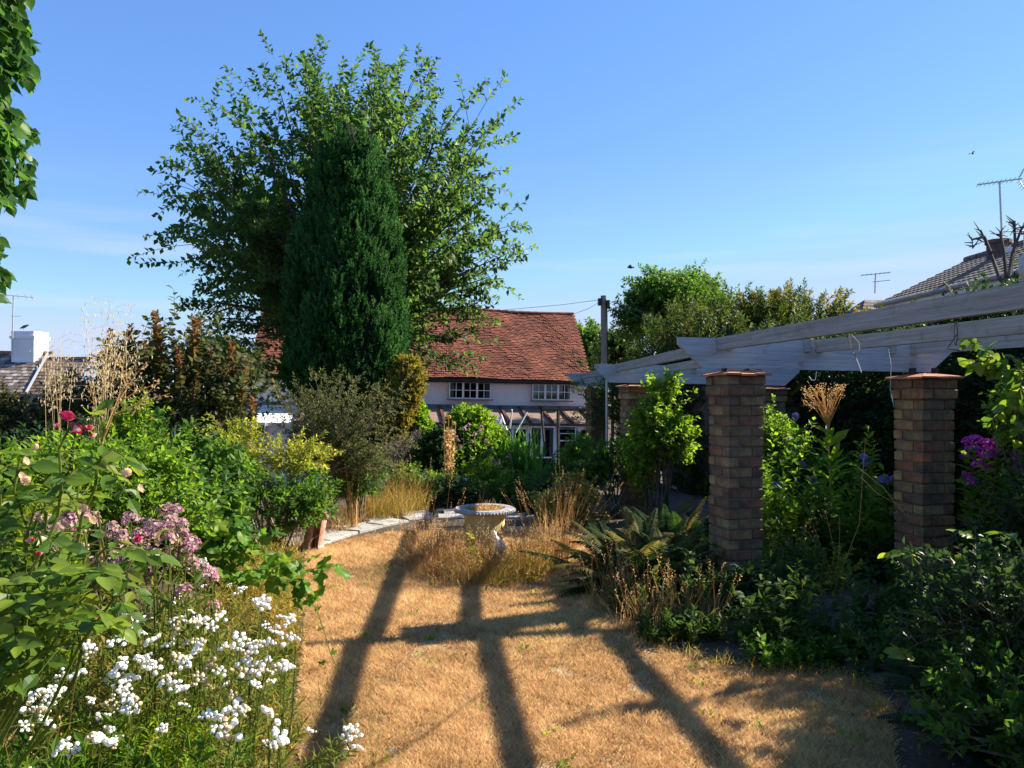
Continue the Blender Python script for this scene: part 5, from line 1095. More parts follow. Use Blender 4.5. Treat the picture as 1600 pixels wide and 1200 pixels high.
bush('bramble', 'sunny yellow green bramble between the rose and the dark shrubs', 'shrub', P(60, 760, 4.3), (.55, .4, .34), 420, .2, 12, T4, .045, L_lime, tint=(0, 1), base=(-2.7, 4.3, 0))
bush('bramble', 'light green leafy shrub behind the faded pink flowers', 'shrub', P(190, 770, 4.6), (.42, .35, .34), 340, .2, 12, T4, .048, L_lime, tint=(0, .9), base=(-2.4, 4.6, 0))
# ------------------------------------------------------------------ shrubs of the side border
LOBE = []
for j in range(4): m = MB(); m.add(*lobed_T(j)); LOBE.append(m.mesh('leaf', L_midobj, True))
def lobed_bush(name, label, c, r, n, size, base, rest=True, nobj=300, tips=None, cat='shrub', group=None):
    t = thing(name, label, cat, tuple(base), group); mL, mS = MB(), MB(); c, r = np.array(c, float), np.array(r, float)
    Q, d = dome(n, c, r*1.08, .45, -.7, True); Q[:, 2] = np.maximum(Q[:, 2], .06); D = d*.7+np.array([.1, -.2, .45])+rng.normal(0, .25, Q.shape)
    if tips is not None: A = np.array([p for p, _ in tips]); Q = np.concatenate([Q, A]); D = np.concatenate([D, np.array([v for _, v in tips])])
    Lq = rng.uniform(.16, .3, len(Q)); pos, dd, up, k = shoots(Q-nrm(D)*.1, D, Lq, 6, 60, .1, .1, .7); dd = dd+np.array([0, -.1, -.25]); up = up+np.array([.1, -.35, .2])
    stems(mS, Q-nrm(D)*.1, D, Lq, .1, .003)
    for q in Q[rng.choice(len(Q), min(20, len(Q)), False)]: b = np.array(base, float)+np.append(rng.normal(0, .1, 2), 0); poly(mS, [b, (b+q)/2+np.array([0, 0, .15]), q], .008, .003, 5)
    sz = size*rng.uniform(.65, 1.25, len(pos)); o = np.argsort(pos[:, 1]+rng.uniform(0, .9*r[1], len(pos))); v = o[:nobj]
    scatter_obj('leaf', LOBE, t, pos[v], dd[v], up[v], sz[v]); w = o[nobj:]
    if len(w): scatter(mL, lobed_T(1), pos[w], dd[w], up[w], sz[w], rng.uniform(0, 1, len(w))); mL.build('leaves', L_mid, t, kind='stuff')
    mS.build('stems', L_stem, t); return t
trail = [(P(x, y, 4.6), (.8, -.2, .25)) for x, y in ((455, 905), (470, 930), (490, 888), (440, 880), (430, 900), (400, 890))]
lobed_bush('lobed_leaf_shrub', 'lush green shrub with lobed leaves spilling towards the lawn', P(352, 840, 5.6), (.46, .5, .46), 230, .118, (-2.1, 5.7, 0), tips=trail)
lobed_bush('lobed_leaf_shrub', 'paler lobed leaf shrub rising behind the lush green one', P(290, 752, 6.6), (.42, .35, .52), 150, .11, (-2.9, 6.7, 0), nobj=220)
t = thing('trailing_shoot', 'long trailing green shoot drooping over the turf', 'plant', tuple(G(500, 960, .35)*np.array([1, 1, 0])))
mS = MB(); pts = np.array([P(x, y, D) for x, y, D in ((470, 925, 4.75), (494, 950, 4.6), (506, 985, 4.5), (516, 1020, 4.45), (530, 1050, 4.42), (533, 1062, 4.4))]); poly(mS, pts, .004, .002, 5, .6)
for q in pts[1:]: scatter_obj('leaf', LOBE, t, q+rng.normal(0, .02, (2, 3)), rng.normal(0, 1, (2, 3))+np.array([0, -.2, -.2]), np.array([[0, -.3, 1.]]*2), U(.04, .065, 2))
mS.build('stem', L_stem, t)
bush('yellow_shrub', 'rounded shrub with yellowing leaves in front of the white lean-to', 'shrub', P(418, 722, 8.2), (.80, .55, .56), 680, .22, 14, T4, .042, L_yellow, M_bark_pale, tint=(0, 1), base=(-2.6, 8.2, 0), flat=.7)
bush('climbing_shrub', 'leafy lime green climber beside the dark smoke bush', 'shrub', P(205, 715, 6.4), (.32, .3, .48), 260, .2, 14, T4, .04, L_lime, tint=(.1, 1), base=(-3.2, 6.4, 0))
bush('bramble', 'mixed green bramble under the lime climber', 'shrub', P(190, 800, 5.6), (.75, .5, .45), 420, .25, 12, T4, .055, L_mid, tint=(0, .9), base=(-2.9, 5.6, 0))
bush('bramble', 'light leafed bramble behind the lobed shrubs', 'shrub', P(310, 760, 7.4), (.7, .5, .42), 380, .25, 12, T4, .05, L_lime, tint=(0, .8), base=(-3.1, 7.4, 0))
bush('dark_shrub', 'sparse brownish green shrub below the slate roof', 'shrub', P(60, 655, 8.5), (1.1, .6, .5), 700, .3, 14, T4, .05, leaf_mat('bronze_green_leaf', [(.015, .022, .01), (.035, .045, .015), (.08, .075, .02), (.11, .08, .025)], .3, .4), tint=(0, 1), base=(-5.4, 8.5, 0), rin=.2)
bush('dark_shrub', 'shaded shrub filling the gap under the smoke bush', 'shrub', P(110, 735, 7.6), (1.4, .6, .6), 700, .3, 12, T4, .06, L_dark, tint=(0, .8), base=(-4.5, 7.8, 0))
bed_mass('goldenrod', 'bright yellow green feathery plant behind the rose', 120, lambda n: disk(n, P(35, 700, 3.4)*np.array([1, 1, 0]), (.28, .25)), lambda q: 1.38+.1*np.sin(q[:, 0]*9), L_feather, 80, .045, tint=(.1, 1), lean=.06, r0=.003)
# smoke bush with upright purple brown shoots
def smoke():
    c = P(262, 610, 9.); t = thing('smoke_bush', 'smoke bush with dark leaves and upright red brown shoot tips', 'shrub', (c[0], 9, 0)); mL, mS = MB(), MB()
    Q, d = dome(560, c+np.array([0, 0, -.12]), (.98, .8, .82), .3, -.7); D = d*.5+np.array([0, 0, .7])+rng.normal(0, .3, Q.shape)
    leafy(mL, mS, Q-nrm(D)*.12, D, rng.uniform(.2, .4, len(Q)), 11, TB, .085, 58, 0, .1, .4, (0, .5), .004, 1.2)
    for x, y, l, k in ((243, 488, .85, 1), (306, 497, .75, 1), (172, 515, .6, .8), (205, 508, .35, .8), (362, 535, .7, 1), (385, 560, .6, .9), (272, 530, .5, .8), (395, 620, .35, .9), (330, 545, .5, .8), (280, 545, .5, .8), (190, 540, .5, .8), (226, 530, .5, .9), (352, 575, .5, .9), (310, 560, .5, .8)):
        tip = P(x, y, 8.7+U(-.3, .3)); n = int(120*l); v = nrm(np.array([[U(-.1, .12), U(-.08, .08), 1.]])); b = tip-v[0]*l
        pos, dd, up, kk = shoots([b], v, [l], n, 50, 0, 0, .3); tt = np.clip(.32+.6*((pos[:, 2]-b[2])/l)+rng.normal(0, .12, n), 0, 1); scatter(mL, TB, pos, dd, up, .10*k*(1.1-.45*(pos[:, 2]-b[2])/l), tt, 0, 1.15); poly(mS, [(c[0], 9, .3), (b+np.array([c[0], 9, b[2]-.5]))/2, b, tip], .012, .004, 5)
    mL.build('foliage', L_cotinus, t, kind='stuff'); mS.build('stems', M_bark, t)
smoke()
# giant oat grass with airy straw heads
def oats(label, px0, px1, py0, py1, D, n, base):
    t = thing('oat_grass', label, 'grass', tuple(base), 'airy straw coloured grass heads against the sky'); mS, mL = MB(), MB()
    for _ in range(n):
        tip = P(U(px0, px1), py0+(py1-py0)*U(0, 1)**1.5, D+U(-.3, .3)); b = np.array(base)+np.append(rng.normal(0, .06, 2), 0); mid = (b+tip)/2+np.append(rng.normal(0, .05, 2), .2); s = np.linspace(0, 1, 8)[:, None]; pts = (1-s)**2*b+2*s*(1-s)*mid+s*s*tip; poly(mS, pts, .0019, .001, 4, U(0, 1))
        for q in np.linspace(.72, 1, 7):
            j = min(6, int(q*7)); a = pts[j]+(pts[j+1]-pts[j])*(q*7-j)
            for _2 in range(3): e = a+nrm(rng.normal(0, 1, 3)*np.array([1, 1, .4])+np.array([0, 0, .5]))*U(.06, .2)*(1.25-q*.6); tubes(mS, [a], [e], .001, .0007, 3, .5); scatter(mL, TN, e[None], np.array([[U(-.3, .3), 0, -1.]]), np.array([[0, -1., .2]]), U(.025, .04), U(.3, 1), 0, 1.6)
    mS.build('stalks', L_oat, t); mL.build('seed_heads', L_oat, t)
oats('tallest airy straw coloured grass heads over the smoke bush', 128, 218, 470, 560, 6.6, 18, (-3.55, 6.6, 0))
oats('shorter airy grass heads beside the slate roof', 70, 130, 518, 580, 7.2, 9, (-4.3, 7.2, 0))
def seedstalk(label, pts, br, D):
    t = thing('seed_stalk', label, 'plant', tuple(P(*pts[0], D)*np.array([1, 1, 0]))); mS, mL = MB(), MB(); w = np.array([P(*p, D) for p in pts]); poly(mS, np.concatenate([[w[0]*np.array([1, 1, 0])], w]), .009, .003, 6, .6)
    for (a, b) in br:
        A, B = P(*a, D), P(*b, D+U(-.2, .2)); poly(mS, [A, (A+B)/2+np.array([0, 0, .02]), B], .004, .0015, 4, .7)
        for q in np.linspace(.3, 1, 7): e = A+(B-A)*q; scatter(mL, T4, e+rng.normal(0, .012, (3, 3)), rng.normal(0, 1, (3, 3)), rng.normal(0, 1, (3, 3)), .022, rng.uniform(.4, 1, 3))
    mS.build('stalk', L_dry, t); mL.build('seed_heads', L_dry, t)
seedstalk('bare beige branching seed stalk rising behind the pink rose', [(158, 760), (160, 690), (205, 575)], [((165, 670), (210, 570)), ((185, 630), (245, 600)), ((190, 620), (230, 565)), ((175, 650), (265, 615)), ((195, 600), (185, 560)), ((160, 690), (140, 600)), ((205, 650), (250, 595))], 4.8)
# twiggy half dead shrub
def twiggy():
    b = np.array([-2.25, 9.0, 0]); t = thing('twiggy_shrub', 'half bare grey twiggy shrub with a forked trunk before the conifer', 'shrub', tuple(b)); mT, mL = MB(), MB()
    f1, f2 = P(492, 770, 9), P(520, 735, 8.9)
    poly(mT, [b, P(478, 790, 9), P(482, 740, 9)], .05, .03, 7); poly(mT, [b, P(490, 785, 9), f2], .05, .03, 7)
    tips = [(438, 612), (470, 618), (500, 600), (530, 606), (560, 600), (590, 610), (610, 622), (480, 650), (450, 660), (520, 640), (560, 645), (600, 660), (618, 690), (540, 690), (580, 700), (500, 690), (610, 720), (465, 690), (555, 720), (590, 735), (530, 725)]
    PP, DD = [], []
    for x, y in tips:
        for _ in range(3):
            tip = P(x+U(-14, 14), y+U(-10, 14), 9+U(-.45, .45)); st = (f2 if U(0, 1) < .7 else P(482, 740, 9)); mid = (st+tip)/2+rng.normal(0, .06, 3)+np.array([0, 0, .06]); s = np.linspace(0, 1, 7)[:, None]; pts = (1-s)**2*st+2*s*(1-s)*mid+s*s*tip+rng.normal(0, .012, (7, 3)); poly(mT, pts, .012, .003, 5)
            for k in range(2, 7):
                for _2 in range(4): PP.append(pts[k]); DD.append(nrm(tip-st)*.6+rng.normal(0, .7, 3)+np.array([0, 0, .3]))
    PP, DD = np.array(PP), np.array(DD); leafy(mL, mT, PP, DD, rng.uniform(.1, .28, len(PP)), 12, TN, .036, 48, .05, .15, .4, (0, 1), .0018, 2.4)
    mT.build('branches', M_bark, t); mL.build('foliage', L_grey, t)
twiggy()
bush('euphorbia', 'dark green whorled shrub in front of the twiggy one', 'shrub', P(560, 755, 9.3), (.5, .35, .42), 240, .2, 14, TN, .075, L_mid, wid=1.5, tint=(0, .8), base=(-1.9, 9.3, 0))
bush('leafy_shrub', 'low green shrub between the yellow shrub and the chimney pot', 'shrub', P(455, 790, 7.6), (.55, .4, .42), 300, .2, 12, T4, .05, L_mid, tint=(0, 1), base=(-2.4, 7.7, 0))
tufts('grass_clump', 'tall drying grass clump with orange tips beside the stone slabs', [G(600, 815)+np.array([0, .35, 0]), G(560, 822)+np.array([0, .4, 0]), G(625, 808)+np.array([0, .5, 0])], 430, (.34, .26), .58, L_drygreen, 1.1, .0042, (0, 1), heads=40)
tufts('grass_clump', 'pale dead grass tufts around the chimney pot', [G(515, 838)+np.array([0, .3, 0]), G(535, 828)+np.array([0, .3, 0]), G(470, 858)], 150, (.2, .15), .35, L_dry, 1.2, .006, (.2, 1))
tufts('foxglove_stalk', 'dried beige flower stalk leaning before the twiggy shrub', [P(552, 760, 9.0)*np.array([1, 1, 0])], 20, .05, .95, L_dry, .2, .01, (.2, .8), 'dead plant', heads=18)
# ------------------------------------------------------------------ back bed
bush('heather', 'grey pink heathery mound beyond the grass clump', 'shrub', P(635, 715, 14.2), (.55, .5, .42), 420, .22, 16, TN, .05, leaf_mat('heather', [(.05, .06, .035), (.1, .085, .07), (.16, .11, .1), (.13, .14, .09)], .2, .6), wid=2., base=(-1.9, 14.2, -.4), ground=-.4)
for lab, px, py, D, r, mat, sz in (('dark mixed shrub behind the far side of the paving', 690, 785, 11, (.7, .5, .42), L_dark, .05), ('shadowy shrub straight behind the urn', 795, 780, 11.4, (.7, .5, .5), L_mid, .055), ('deep green shrub with pink valerian behind the urn', 745, 765, 12.6, (.7, .5, .5), L_lime, .05), ('taller green shrub before the lean-to doors', 855, 765, 12, (.6, .5, .5), L_mid, .05), ('grey green shrub beside the distant brick pillar', 905, 725, 12.4, (.4, .4, .6), L_lime, .045), ('olive shrub in the border between urn and fern', 900, 800, 9.4, (.5, .45, .5), L_drygreen, .05), ('dense dark shrub at the end of the paving', 850, 800, 10.2, (.55, .4, .42), L_dark, .055), ('green shrub lit along its top beyond the paving', 655, 755, 12, (.5, .4, .4), L_lime, .045)):
    bush('border_shrub', lab, 'shrub', P(px, py, D), r, 420, .24, 12, T4, sz, mat, tint=(0, .9), group='mixed shrubs of the back border', rin=.3, base=(P(px, py, D)[0], D, float(gz(0, D))))
t = thing('valerian', 'pink valerian flowers glowing before the lime conifer', 'flowering plant', tuple(P(735, 800, 12.8)*np.array([1, 1, 0])+np.array([0, 0, float(gz(0, 12.8))]))); mS, mL = MB(), MB()
for x, y in ((708, 676), (716, 690), (725, 672), (733, 665), (742, 680), (738, 692), (750, 676), (722, 700), (712, 684), (760, 690), (752, 668), (770, 720), (785, 738), (778, 726), (795, 715), (800, 735), (765, 705), (866, 710), (872, 706)):
    p = P(x, y, 12.5+U(-.3, .3)); q = p*np.array([1, 1, 0])+np.append(U(-.1, .1, 2), -.1); poly(mS, [q, p], .005, .003, 4, .3); head(t, VAL[int(rng.integers(3))], p, U(.8, 1.2), .5); leafy(mL, None, [q], [p-q], [np.linalg.norm(p-q)*.95], 22, T4, .06, 55, 0, .2, .5, (.1, .9), 0)
mS.build('stalks', L_stem, t); mL.build('foliage', L_lime, t)
t = thing('dried_flower_stalk', 'tall pale dried flower stalk with a thick seed spike before the lime conifer', 'dead plant', tuple(P(700, 800, 11.8)*np.array([1, 1, 0]))); mS, mL = MB(), MB()
for dx in (-5, 0, 4, 8): poly(mS, [P(700+dx*.4, 800, 11.8)*np.array([1, 1, 0]), P(700+dx, 720, 11.8), P(701+dx*1.4, 652+abs(dx), 11.8)], .008, .004, 5, .7)
q = np.array([P(701+rng.normal(0, 4), U(668, 745), 11.75+rng.normal(0, .05)) for _ in range(420)]); scatter(mL, T4, q, rng.normal(0, 1, q.shape)+np.array([0, 0, .3]), rng.normal(0, 1, q.shape), U(.03, .06, len(q)), rng.uniform(.4, 1, len(q)), 0, 1.2)
for x, y in ((694, 660), (702, 652), (709, 662)): lathe(mL, [(0, -.03), (.03, -.01), (.03, .02), (0, .04)], P(x, y, 11.8), 7, .6)
mS.build('stalks', L_dry, t); mL.build('seed_spike', L_dry, t)
SW = []
for j in range(4):
    g = np.random.default_rng(j+40); m = MB(); V = []; n = 7
    for k in range(n): s = k/(n-1); w = .034*(1-s)**.6+.001 if s > .15 else .026; y = g.uniform(.12, .4)*0+[.10, .22, .35, .16][j]*s*s*s; V += [[-w, y, s*(1-.1*s)], [0, y-.006, s*(1-.1*s)], [w, y, s*(1-.1*s)]]
    m.add(V, np.array([[k*3+i, k*3+i+1, k*3+i+4, k*3+i+3] for k in range(n-1) for i in range(2)])); SW.append(m.mesh('leaf', L_sword, True))
def swords(label, px0, px1, pytop, D, n, hmax, gnd):
    t = thing('sword_leaf_clump', label, 'plant', tuple(P((px0+px1)/2, 720, D)*np.array([1, 1, 0])+np.array([0, 0, gnd])))
    for _ in range(n):
        x = U(px0, px1); b = P(x, 720, D+U(-.3, .3)); b[2] = gnd; h = hmax*U(.6, 1.02); inst('leaf', SW[int(rng.integers(4))], t, Mx(b, U(0, 6.28), U(-.12, .12), U(-.02, .22))@Matrix.Diagonal((U(.8, 1.2), h, h, 1)))
swords('tall bright green sword shaped leaves in front of the lean-to', 775, 838, 655, 13.6, 130, 1.5, -.30)
swords('shorter sword shaped leaves at the foot of the lean-to doors', 815, 850, 690, 13.2, 40, 1.05, -.28)
# ------------------------------------------------------------------ round bed with the urn
uc = np.array([-.27, 7.0, 0])
tufts('meadow_grass', 'thick dry meadow grass on the shaded side of the urn', [uc+np.array([-.38, -.15, 0]), uc+np.array([-.5, .2, 0]), uc+np.array([-.2, -.4, 0])], 330, (.3, .28), .36, L_dry, 1.7, .0038, (0, .9), heads=85)
tufts('meadow_grass', 'orange tinged meadow grass on the sunny side of the urn', [uc+np.array([.42, -.1, 0]), uc+np.array([.22, -.42, 0]), uc+np.array([.55, .25, 0])], 340, (.29, .28), .34, L_drygreen, 1.7, .0038, (.1, 1), heads=85)
bush('low_herb', 'low green herb hidden at the foot of the dry grass round the urn', 'plant', (uc[0], uc[1]-.1, .06), (.62, .58, .16), 420, .1, 9, T4, .028, L_drygreen, tint=(0, .75), limbs=0, low=-.1)
tufts('meadow_grass', 'green tufted grass in front of the urn', [uc+np.array([0, -.5, 0]), uc+np.array([-.05, -.2, 0])], 260, (.3, .18), .24, L_drygreen, 1.3, .004, (0, .6), heads=24)
tufts('tall_dead_stems', 'tall dead seed stems standing left of the urn bowl', [uc+np.array([-.48, .12, 0])], 50, (.2, .2), .62, L_dry, .3, .004, (0, .7), 'dead plant', heads=30)
tufts('tall_dead_stems', 'tall dead seed stems between the urn and the border', [uc+np.array([.62, .3, 0]), uc+np.array([.8, .9, 0])], 60, (.2, .2), .7, L_dry, .3, .004, (0, .8), 'dead plant', heads=30)
t = tufts('dead_plants', 'withered brown plants in the bowl of the urn', [np.array([uq[0], uq[1], 0])], 4, .1, .02, L_dry, cat='dead plant')
m = MB(); q = disk(1100, (uq[0], uq[1], .468), .2); blades(m, q, U(.015, .055, 1100), U(.3, 1.8, 1100), .009, U(.1, 1, 1100)); q = disk(40, (uq[0]+.02, uq[1], .462), .15); blades(m, q, U(.06, .14, 40), U(.05, .5, 40), .004, U(.1, .9, 40)); q = disk(3, (uq[0]-.05, uq[1], .46), .03); blades(m, q, U(.2, .27, 3), .15, .006, .9); m.build('withered_leaves', L_dry, t)
def poppy(label, x, y, D, s, green=True):
    c = P(x, y, D); t = thing('poppy', label, 'flower', (c[0], D, 0)); m = MB(); n = 7
    for j in range(4):
        a0 = j*math.pi/2; V = []
        for u in (.1, .6, 1):
            for v in np.linspace(-.9, .9, 4): V.append(c+s*np.array([u*math.cos(a0+v*.9), u*math.sin(a0+v*.9), .5*u*u-.1*abs(v)]))
        m.add(V, np.array([[i*4+k, i*4+k+1, i*4+k+5, i*4+k+4] for i in range(2) for k in range(3)]), U(0, 1))
    m.build('petals', F_orange, t); mS, mL = MB(), MB(); q = np.array([c[0]+.03, D, 0]); poly(mS, [q, (q+c)/2+np.array([.01, 0, 0]), c], .003, .002, 4, .2); mS.build('stalk', L_stem, t)
    if green: leafy(mL, None, [q], [c-q], [np.linalg.norm(c-q)*1.1], 16, TB, .075, 40, 0, .1, .4, (.3, 1), 0); mL.build('leaves', L_lime, t)
poppy('orange poppy with bright green leaves in front of the urn', 737, 843, 6.75, .030)
poppy('deep red poppy in the grass on the sunny side of the urn', 815, 835, 6.9, .028, False)
# ------------------------------------------------------------------ ferns
def frond_mesh(k, mat, droop=.55):
    g = np.random.default_rng(k+800); m = MB(); n = 36; s = np.linspace(0, 1, 14); y = np.sin(s*droop*1.4)/(droop*1.4)*1.0; z = .0+s*.55-droop*.75*s*s
    pt = lambda t: np.array([0, np.interp(t, s, y), np.interp(t, s, z)])
    pp = [pt(t) for t in s]; poly(m, pp, .006, .002, 3, .5)
    for i in range(n):
        t = .14+.86*i/n; L = .105*math.sin(math.pi*min(1, (t-.02)**.75))*1.15+.012; c = pt(t); d0 = nrm(pt(min(1, t+.03))-pt(t-.03))
        for sd in (-1, 1):
            d = nrm(np.array([sd, 0, 0])*1.0+d0*.42+np.array([0, 0, -.18])+g.normal(0, .05, 3)); w = d0*.0115; mid = c+d*L*.45+np.array([0, 0, .008]); tip = c+d*L+np.array([0, 0, -.2*L])
            m.add([c-w*.6, c+w*.6, mid+w*.95, mid-w*.95, tip], np.array([[0, 1, 2, 3]]), .5); m.add([mid-w*.95, mid+w*.95, tip], np.array([[0, 1, 2]]), .5)
    return m.mesh('frond', mat, False)
FR = [frond_mesh(k, L_fern, .4+.12*k) for k in range(4)]; FRD = [frond_mesh(k+10, L_fernd, .45+.15*k) for k in range(3)]
def fern(label, c, n, L, meshes, tilt=(.15, 1.0), spread=.05):
    t = thing('fern', label, 'fern', tuple(c), 'ferns by the lawn')
    for i in range(n): inst('frond', meshes[int(rng.integers(len(meshes)))], t, Mx(np.array(c)+np.append(rng.normal(0, spread, 2), 0), i*2.4+U(-.3, .3), U(*tilt))@Matrix.Scale(L*U(.7, 1.1), 4))
    return t
fern('large bronze tipped fern in front of the brick pillar', (1.18, 6.45, 0), 240, .80, FR, (-.5, .6), .17)
fern('second bronze fern between the pillars and the climber', (1.55, 7.3, 0), 90, .8, FR, (-.3, .8), .14)
fern('arching dark fern low at the corner of the lawn', (2.25, 3.45, 0), 34, .62, FRD, (-.2, .6))
fern('dark fern under the rose leaves by the path', (2.45, 3.15, 0), 30, .6, FRD, (-.2, .6))
# ------------------------------------------------------------------ around the pergola
bush('climber', 'pale green climbing plant scrambling up the second row pillar to the beams', 'climber', P(1030, 712, 9.4), (.36, .28, .84), 720, .26, 13, T4, .055, L_lime, tint=(.1, 1), base=(1.75, 9.5, 0), flat=.6, limbs=18)
t = bush('climber', 'loose top shoots of a climber reaching over the crossbeam', 'climber', P(1040, 610, 9.5), (.3, .15, .28), 60, .3, 12, T4, .062, L_lime, tint=(.2, 1), base=(1.9, 9.5, 0), limbs=8)
bush('border_shrub', 'leafy shrub at the foot of the climber', 'shrub', P(960, 740, 9.8), (.42, .3, .5), 320, .22, 12, T4, .05, L_mid, tint=(.1, .9), base=(1.3, 9.8, 0))
bush('rambler', 'rambling rose with small leaves against the rear pillar', 'climber', P(1225, 740, 8.0), (.3, .3, .75), 620, .22, 12, T4, .04, L_lime, tint=(0, .9), base=(3.0, 8.7, 0))
bush('border_shrub', 'dark leafy growth under the globe thistles', 'shrub', P(1300, 800, 7.8), (.66, .5, .6), 640, .24, 12, T4, .065, L_mid, tint=(0, .8), base=(3.3, 7.8, 0))
bush('border_shrub', 'yellow green leafy growth beside the front pillar', 'shrub', P(1232, 830, 7.0), (.3, .3, .5), 360, .22, 12, T4, .05, L_yellow, tint=(0, .6), base=(2.7, 7.4, 0))
bush('border_shrub', 'shadowed growth at the foot of the right hand brick pillar'.replace('right hand ', 'far '), 'shrub', P(1370, 870, 6.6), (.22, .3, .35), 160, .2, 12, T4, .04, L_mid, tint=(0, .7), base=(3.15, 6.7, 0))
def thistle(label, heads_, D):
    t = thing('globe_thistle', label, 'flowering plant', tuple(P(heads_[0][0], 800, D)*np.array([1, 1, 0])), 'globe thistles between the pillars'); mS, mL = MB(), MB()
    for x, y in heads_:
        c = P(x, y, D-.55+U(-.1, .1)); q = c*np.array([1, 1, 0])+np.append(rng.normal(0, .08, 2), 0); poly(mS, [q, (q+c)/2+np.append(rng.normal(0, .02, 2), 0), c], .006, .004, 5, .2)
        m = MB(); n = 150; d = rdir(n); scatter(m, TN, c+d*.018, d, rng.normal(0, 1, (n, 3)), .022, rng.uniform(0, 1, n), 0, 2.6); lathe(m, [(0, -.026), (.02, -.017), (.027, 0), (.02, .017), (0, .026)], c, 8, .1); m.build('flower_head', F_blue, t)
        leafy(mL, None, [q], [c-q], [np.linalg.norm(c-q)*.95], 26, TB, .13, 55, 0, .1, .4, (.1, .9), 0, .8)
    mS.build('stalks', L_stem, t); mL.build('foliage', L_mid, t)
thistle('single blue globe thistle highest beside the rear pillar', [(1243, 650), (1254, 726)], 8.2); thistle('pair of stacked blue globe thistles under the beam', [(1350, 714), (1352, 723)], 7.4)
thistle('three blue globe thistles in a row beside the brick pillar', [(1378, 749), (1387, 750), (1397, 748)], 7.0); thistle('lone blue globe thistles low beside the front pillar', [(1271, 749), (1212, 758), (1262, 772)], 7.6)
t = thing('seeding_lettuce', 'tall pale seed head plant with bright green leaves between the pillars', 'plant', tuple(P(1298, 800, 7.4)*np.array([1, 1, 0]))); mS, mL, mG = MB(), MB(), MB()
q = P(1300, 860, 7.4)*np.array([1, 1, 0]); ax = np.array([q, P(1298, 780, 7.4), P(1296, 720, 7.4), P(1293, 660, 7.4), P(1290, 640, 7.4)]); poly(mS, ax, .012, .006, 6, .6)
for _ in range(46):
    a = ax[3]+(ax[4]-ax[3])*U(-.6, 1); e = P(U(1255, 1322), 600+abs(rng.normal(0, 18)), 7.4+U(-.2, .2)); mid = (a+e)/2+np.array([U(-.02, .02), 0, .03]); poly(mS, [a, mid, e], .0035, .0015, 4, .7)
    for f in (.55, .75, .9, 1): b = mid+(e-mid)*f if f < 1 else e; scatter(mL, T4, b+rng.normal(0, .014, (3, 3)), rng.normal(0, 1, (3, 3))+np.array([0, 0, .8]), rng.normal(0, 1, (3, 3)), .015, rng.uniform(.3, 1, 3))
leafy(mG, None, [q, q+.02], [ax[3]-q]*2, [1.15, 1.2], 20, TB, .24, 42, 0, .15, .3, (.3, 1), 0, .55); mS.build('stalk', L_dry, t); mL.build('seed_head', L_dry, t); mG.build('leaves', L_lime, t)
t = thing('leafy_spire', 'upright green leafy spire beside the pair of thistles', 'plant', tuple(P(1358, 800, 7.2)*np.array([1, 1, 0]))); mS, mL = MB(), MB()
for dx, y in ((0, 672), (6, 700), (-16, 690)): q = P(1358+dx, 860, 7.2)*np.array([1, 1, 0]); c = P(1358+dx, y, 7.2); poly(mS, [q, c], .006, .003, 5, .3); leafy(mL, None, [q], [c-q], [np.linalg.norm(c-q)], 60, T4, .075, 55, 0, .25, .4, (.2, 1), 0, .7)
mS.build('stalks', L_stem, t); mL.build('leaves', L_lime, t)
t = thing('dead_stalks', 'pale dead flower stalks leaning before the far brick pillar', 'dead plant', tuple(G(1330, 960))); mS, mL = MB(), MB()
for a, b in (((1300, 930), (1352, 690)), ((1290, 900), (1262, 830)), ((1298, 905), (1290, 800)), ((1310, 925), (1270, 820)), ((1340, 730), (1410, 800)), ((1345, 745), (1405, 790)), ((1305, 910), (1312, 810)), ((1300, 940), (1370, 935)), ((1300, 935), (1355, 955)), ((1320, 945), (1352, 925)), ((1320, 950), (1340, 970))):
    A, B = P(*a, 6.2), P(*b, 6.0); poly(mS, [A, (A+B)/2+rng.normal(0, .03, 3), B], .004, .002, 4, .7); q = B+rng.normal(0, .05, (22, 3)); scatter(mL, T4, q, rng.normal(0, 1, q.shape), rng.normal(0, 1, q.shape), .018, rng.uniform(.4, 1, 22))
mS.build('stalks', L_dry, t); mL.build('seed_heads', L_dry, t)
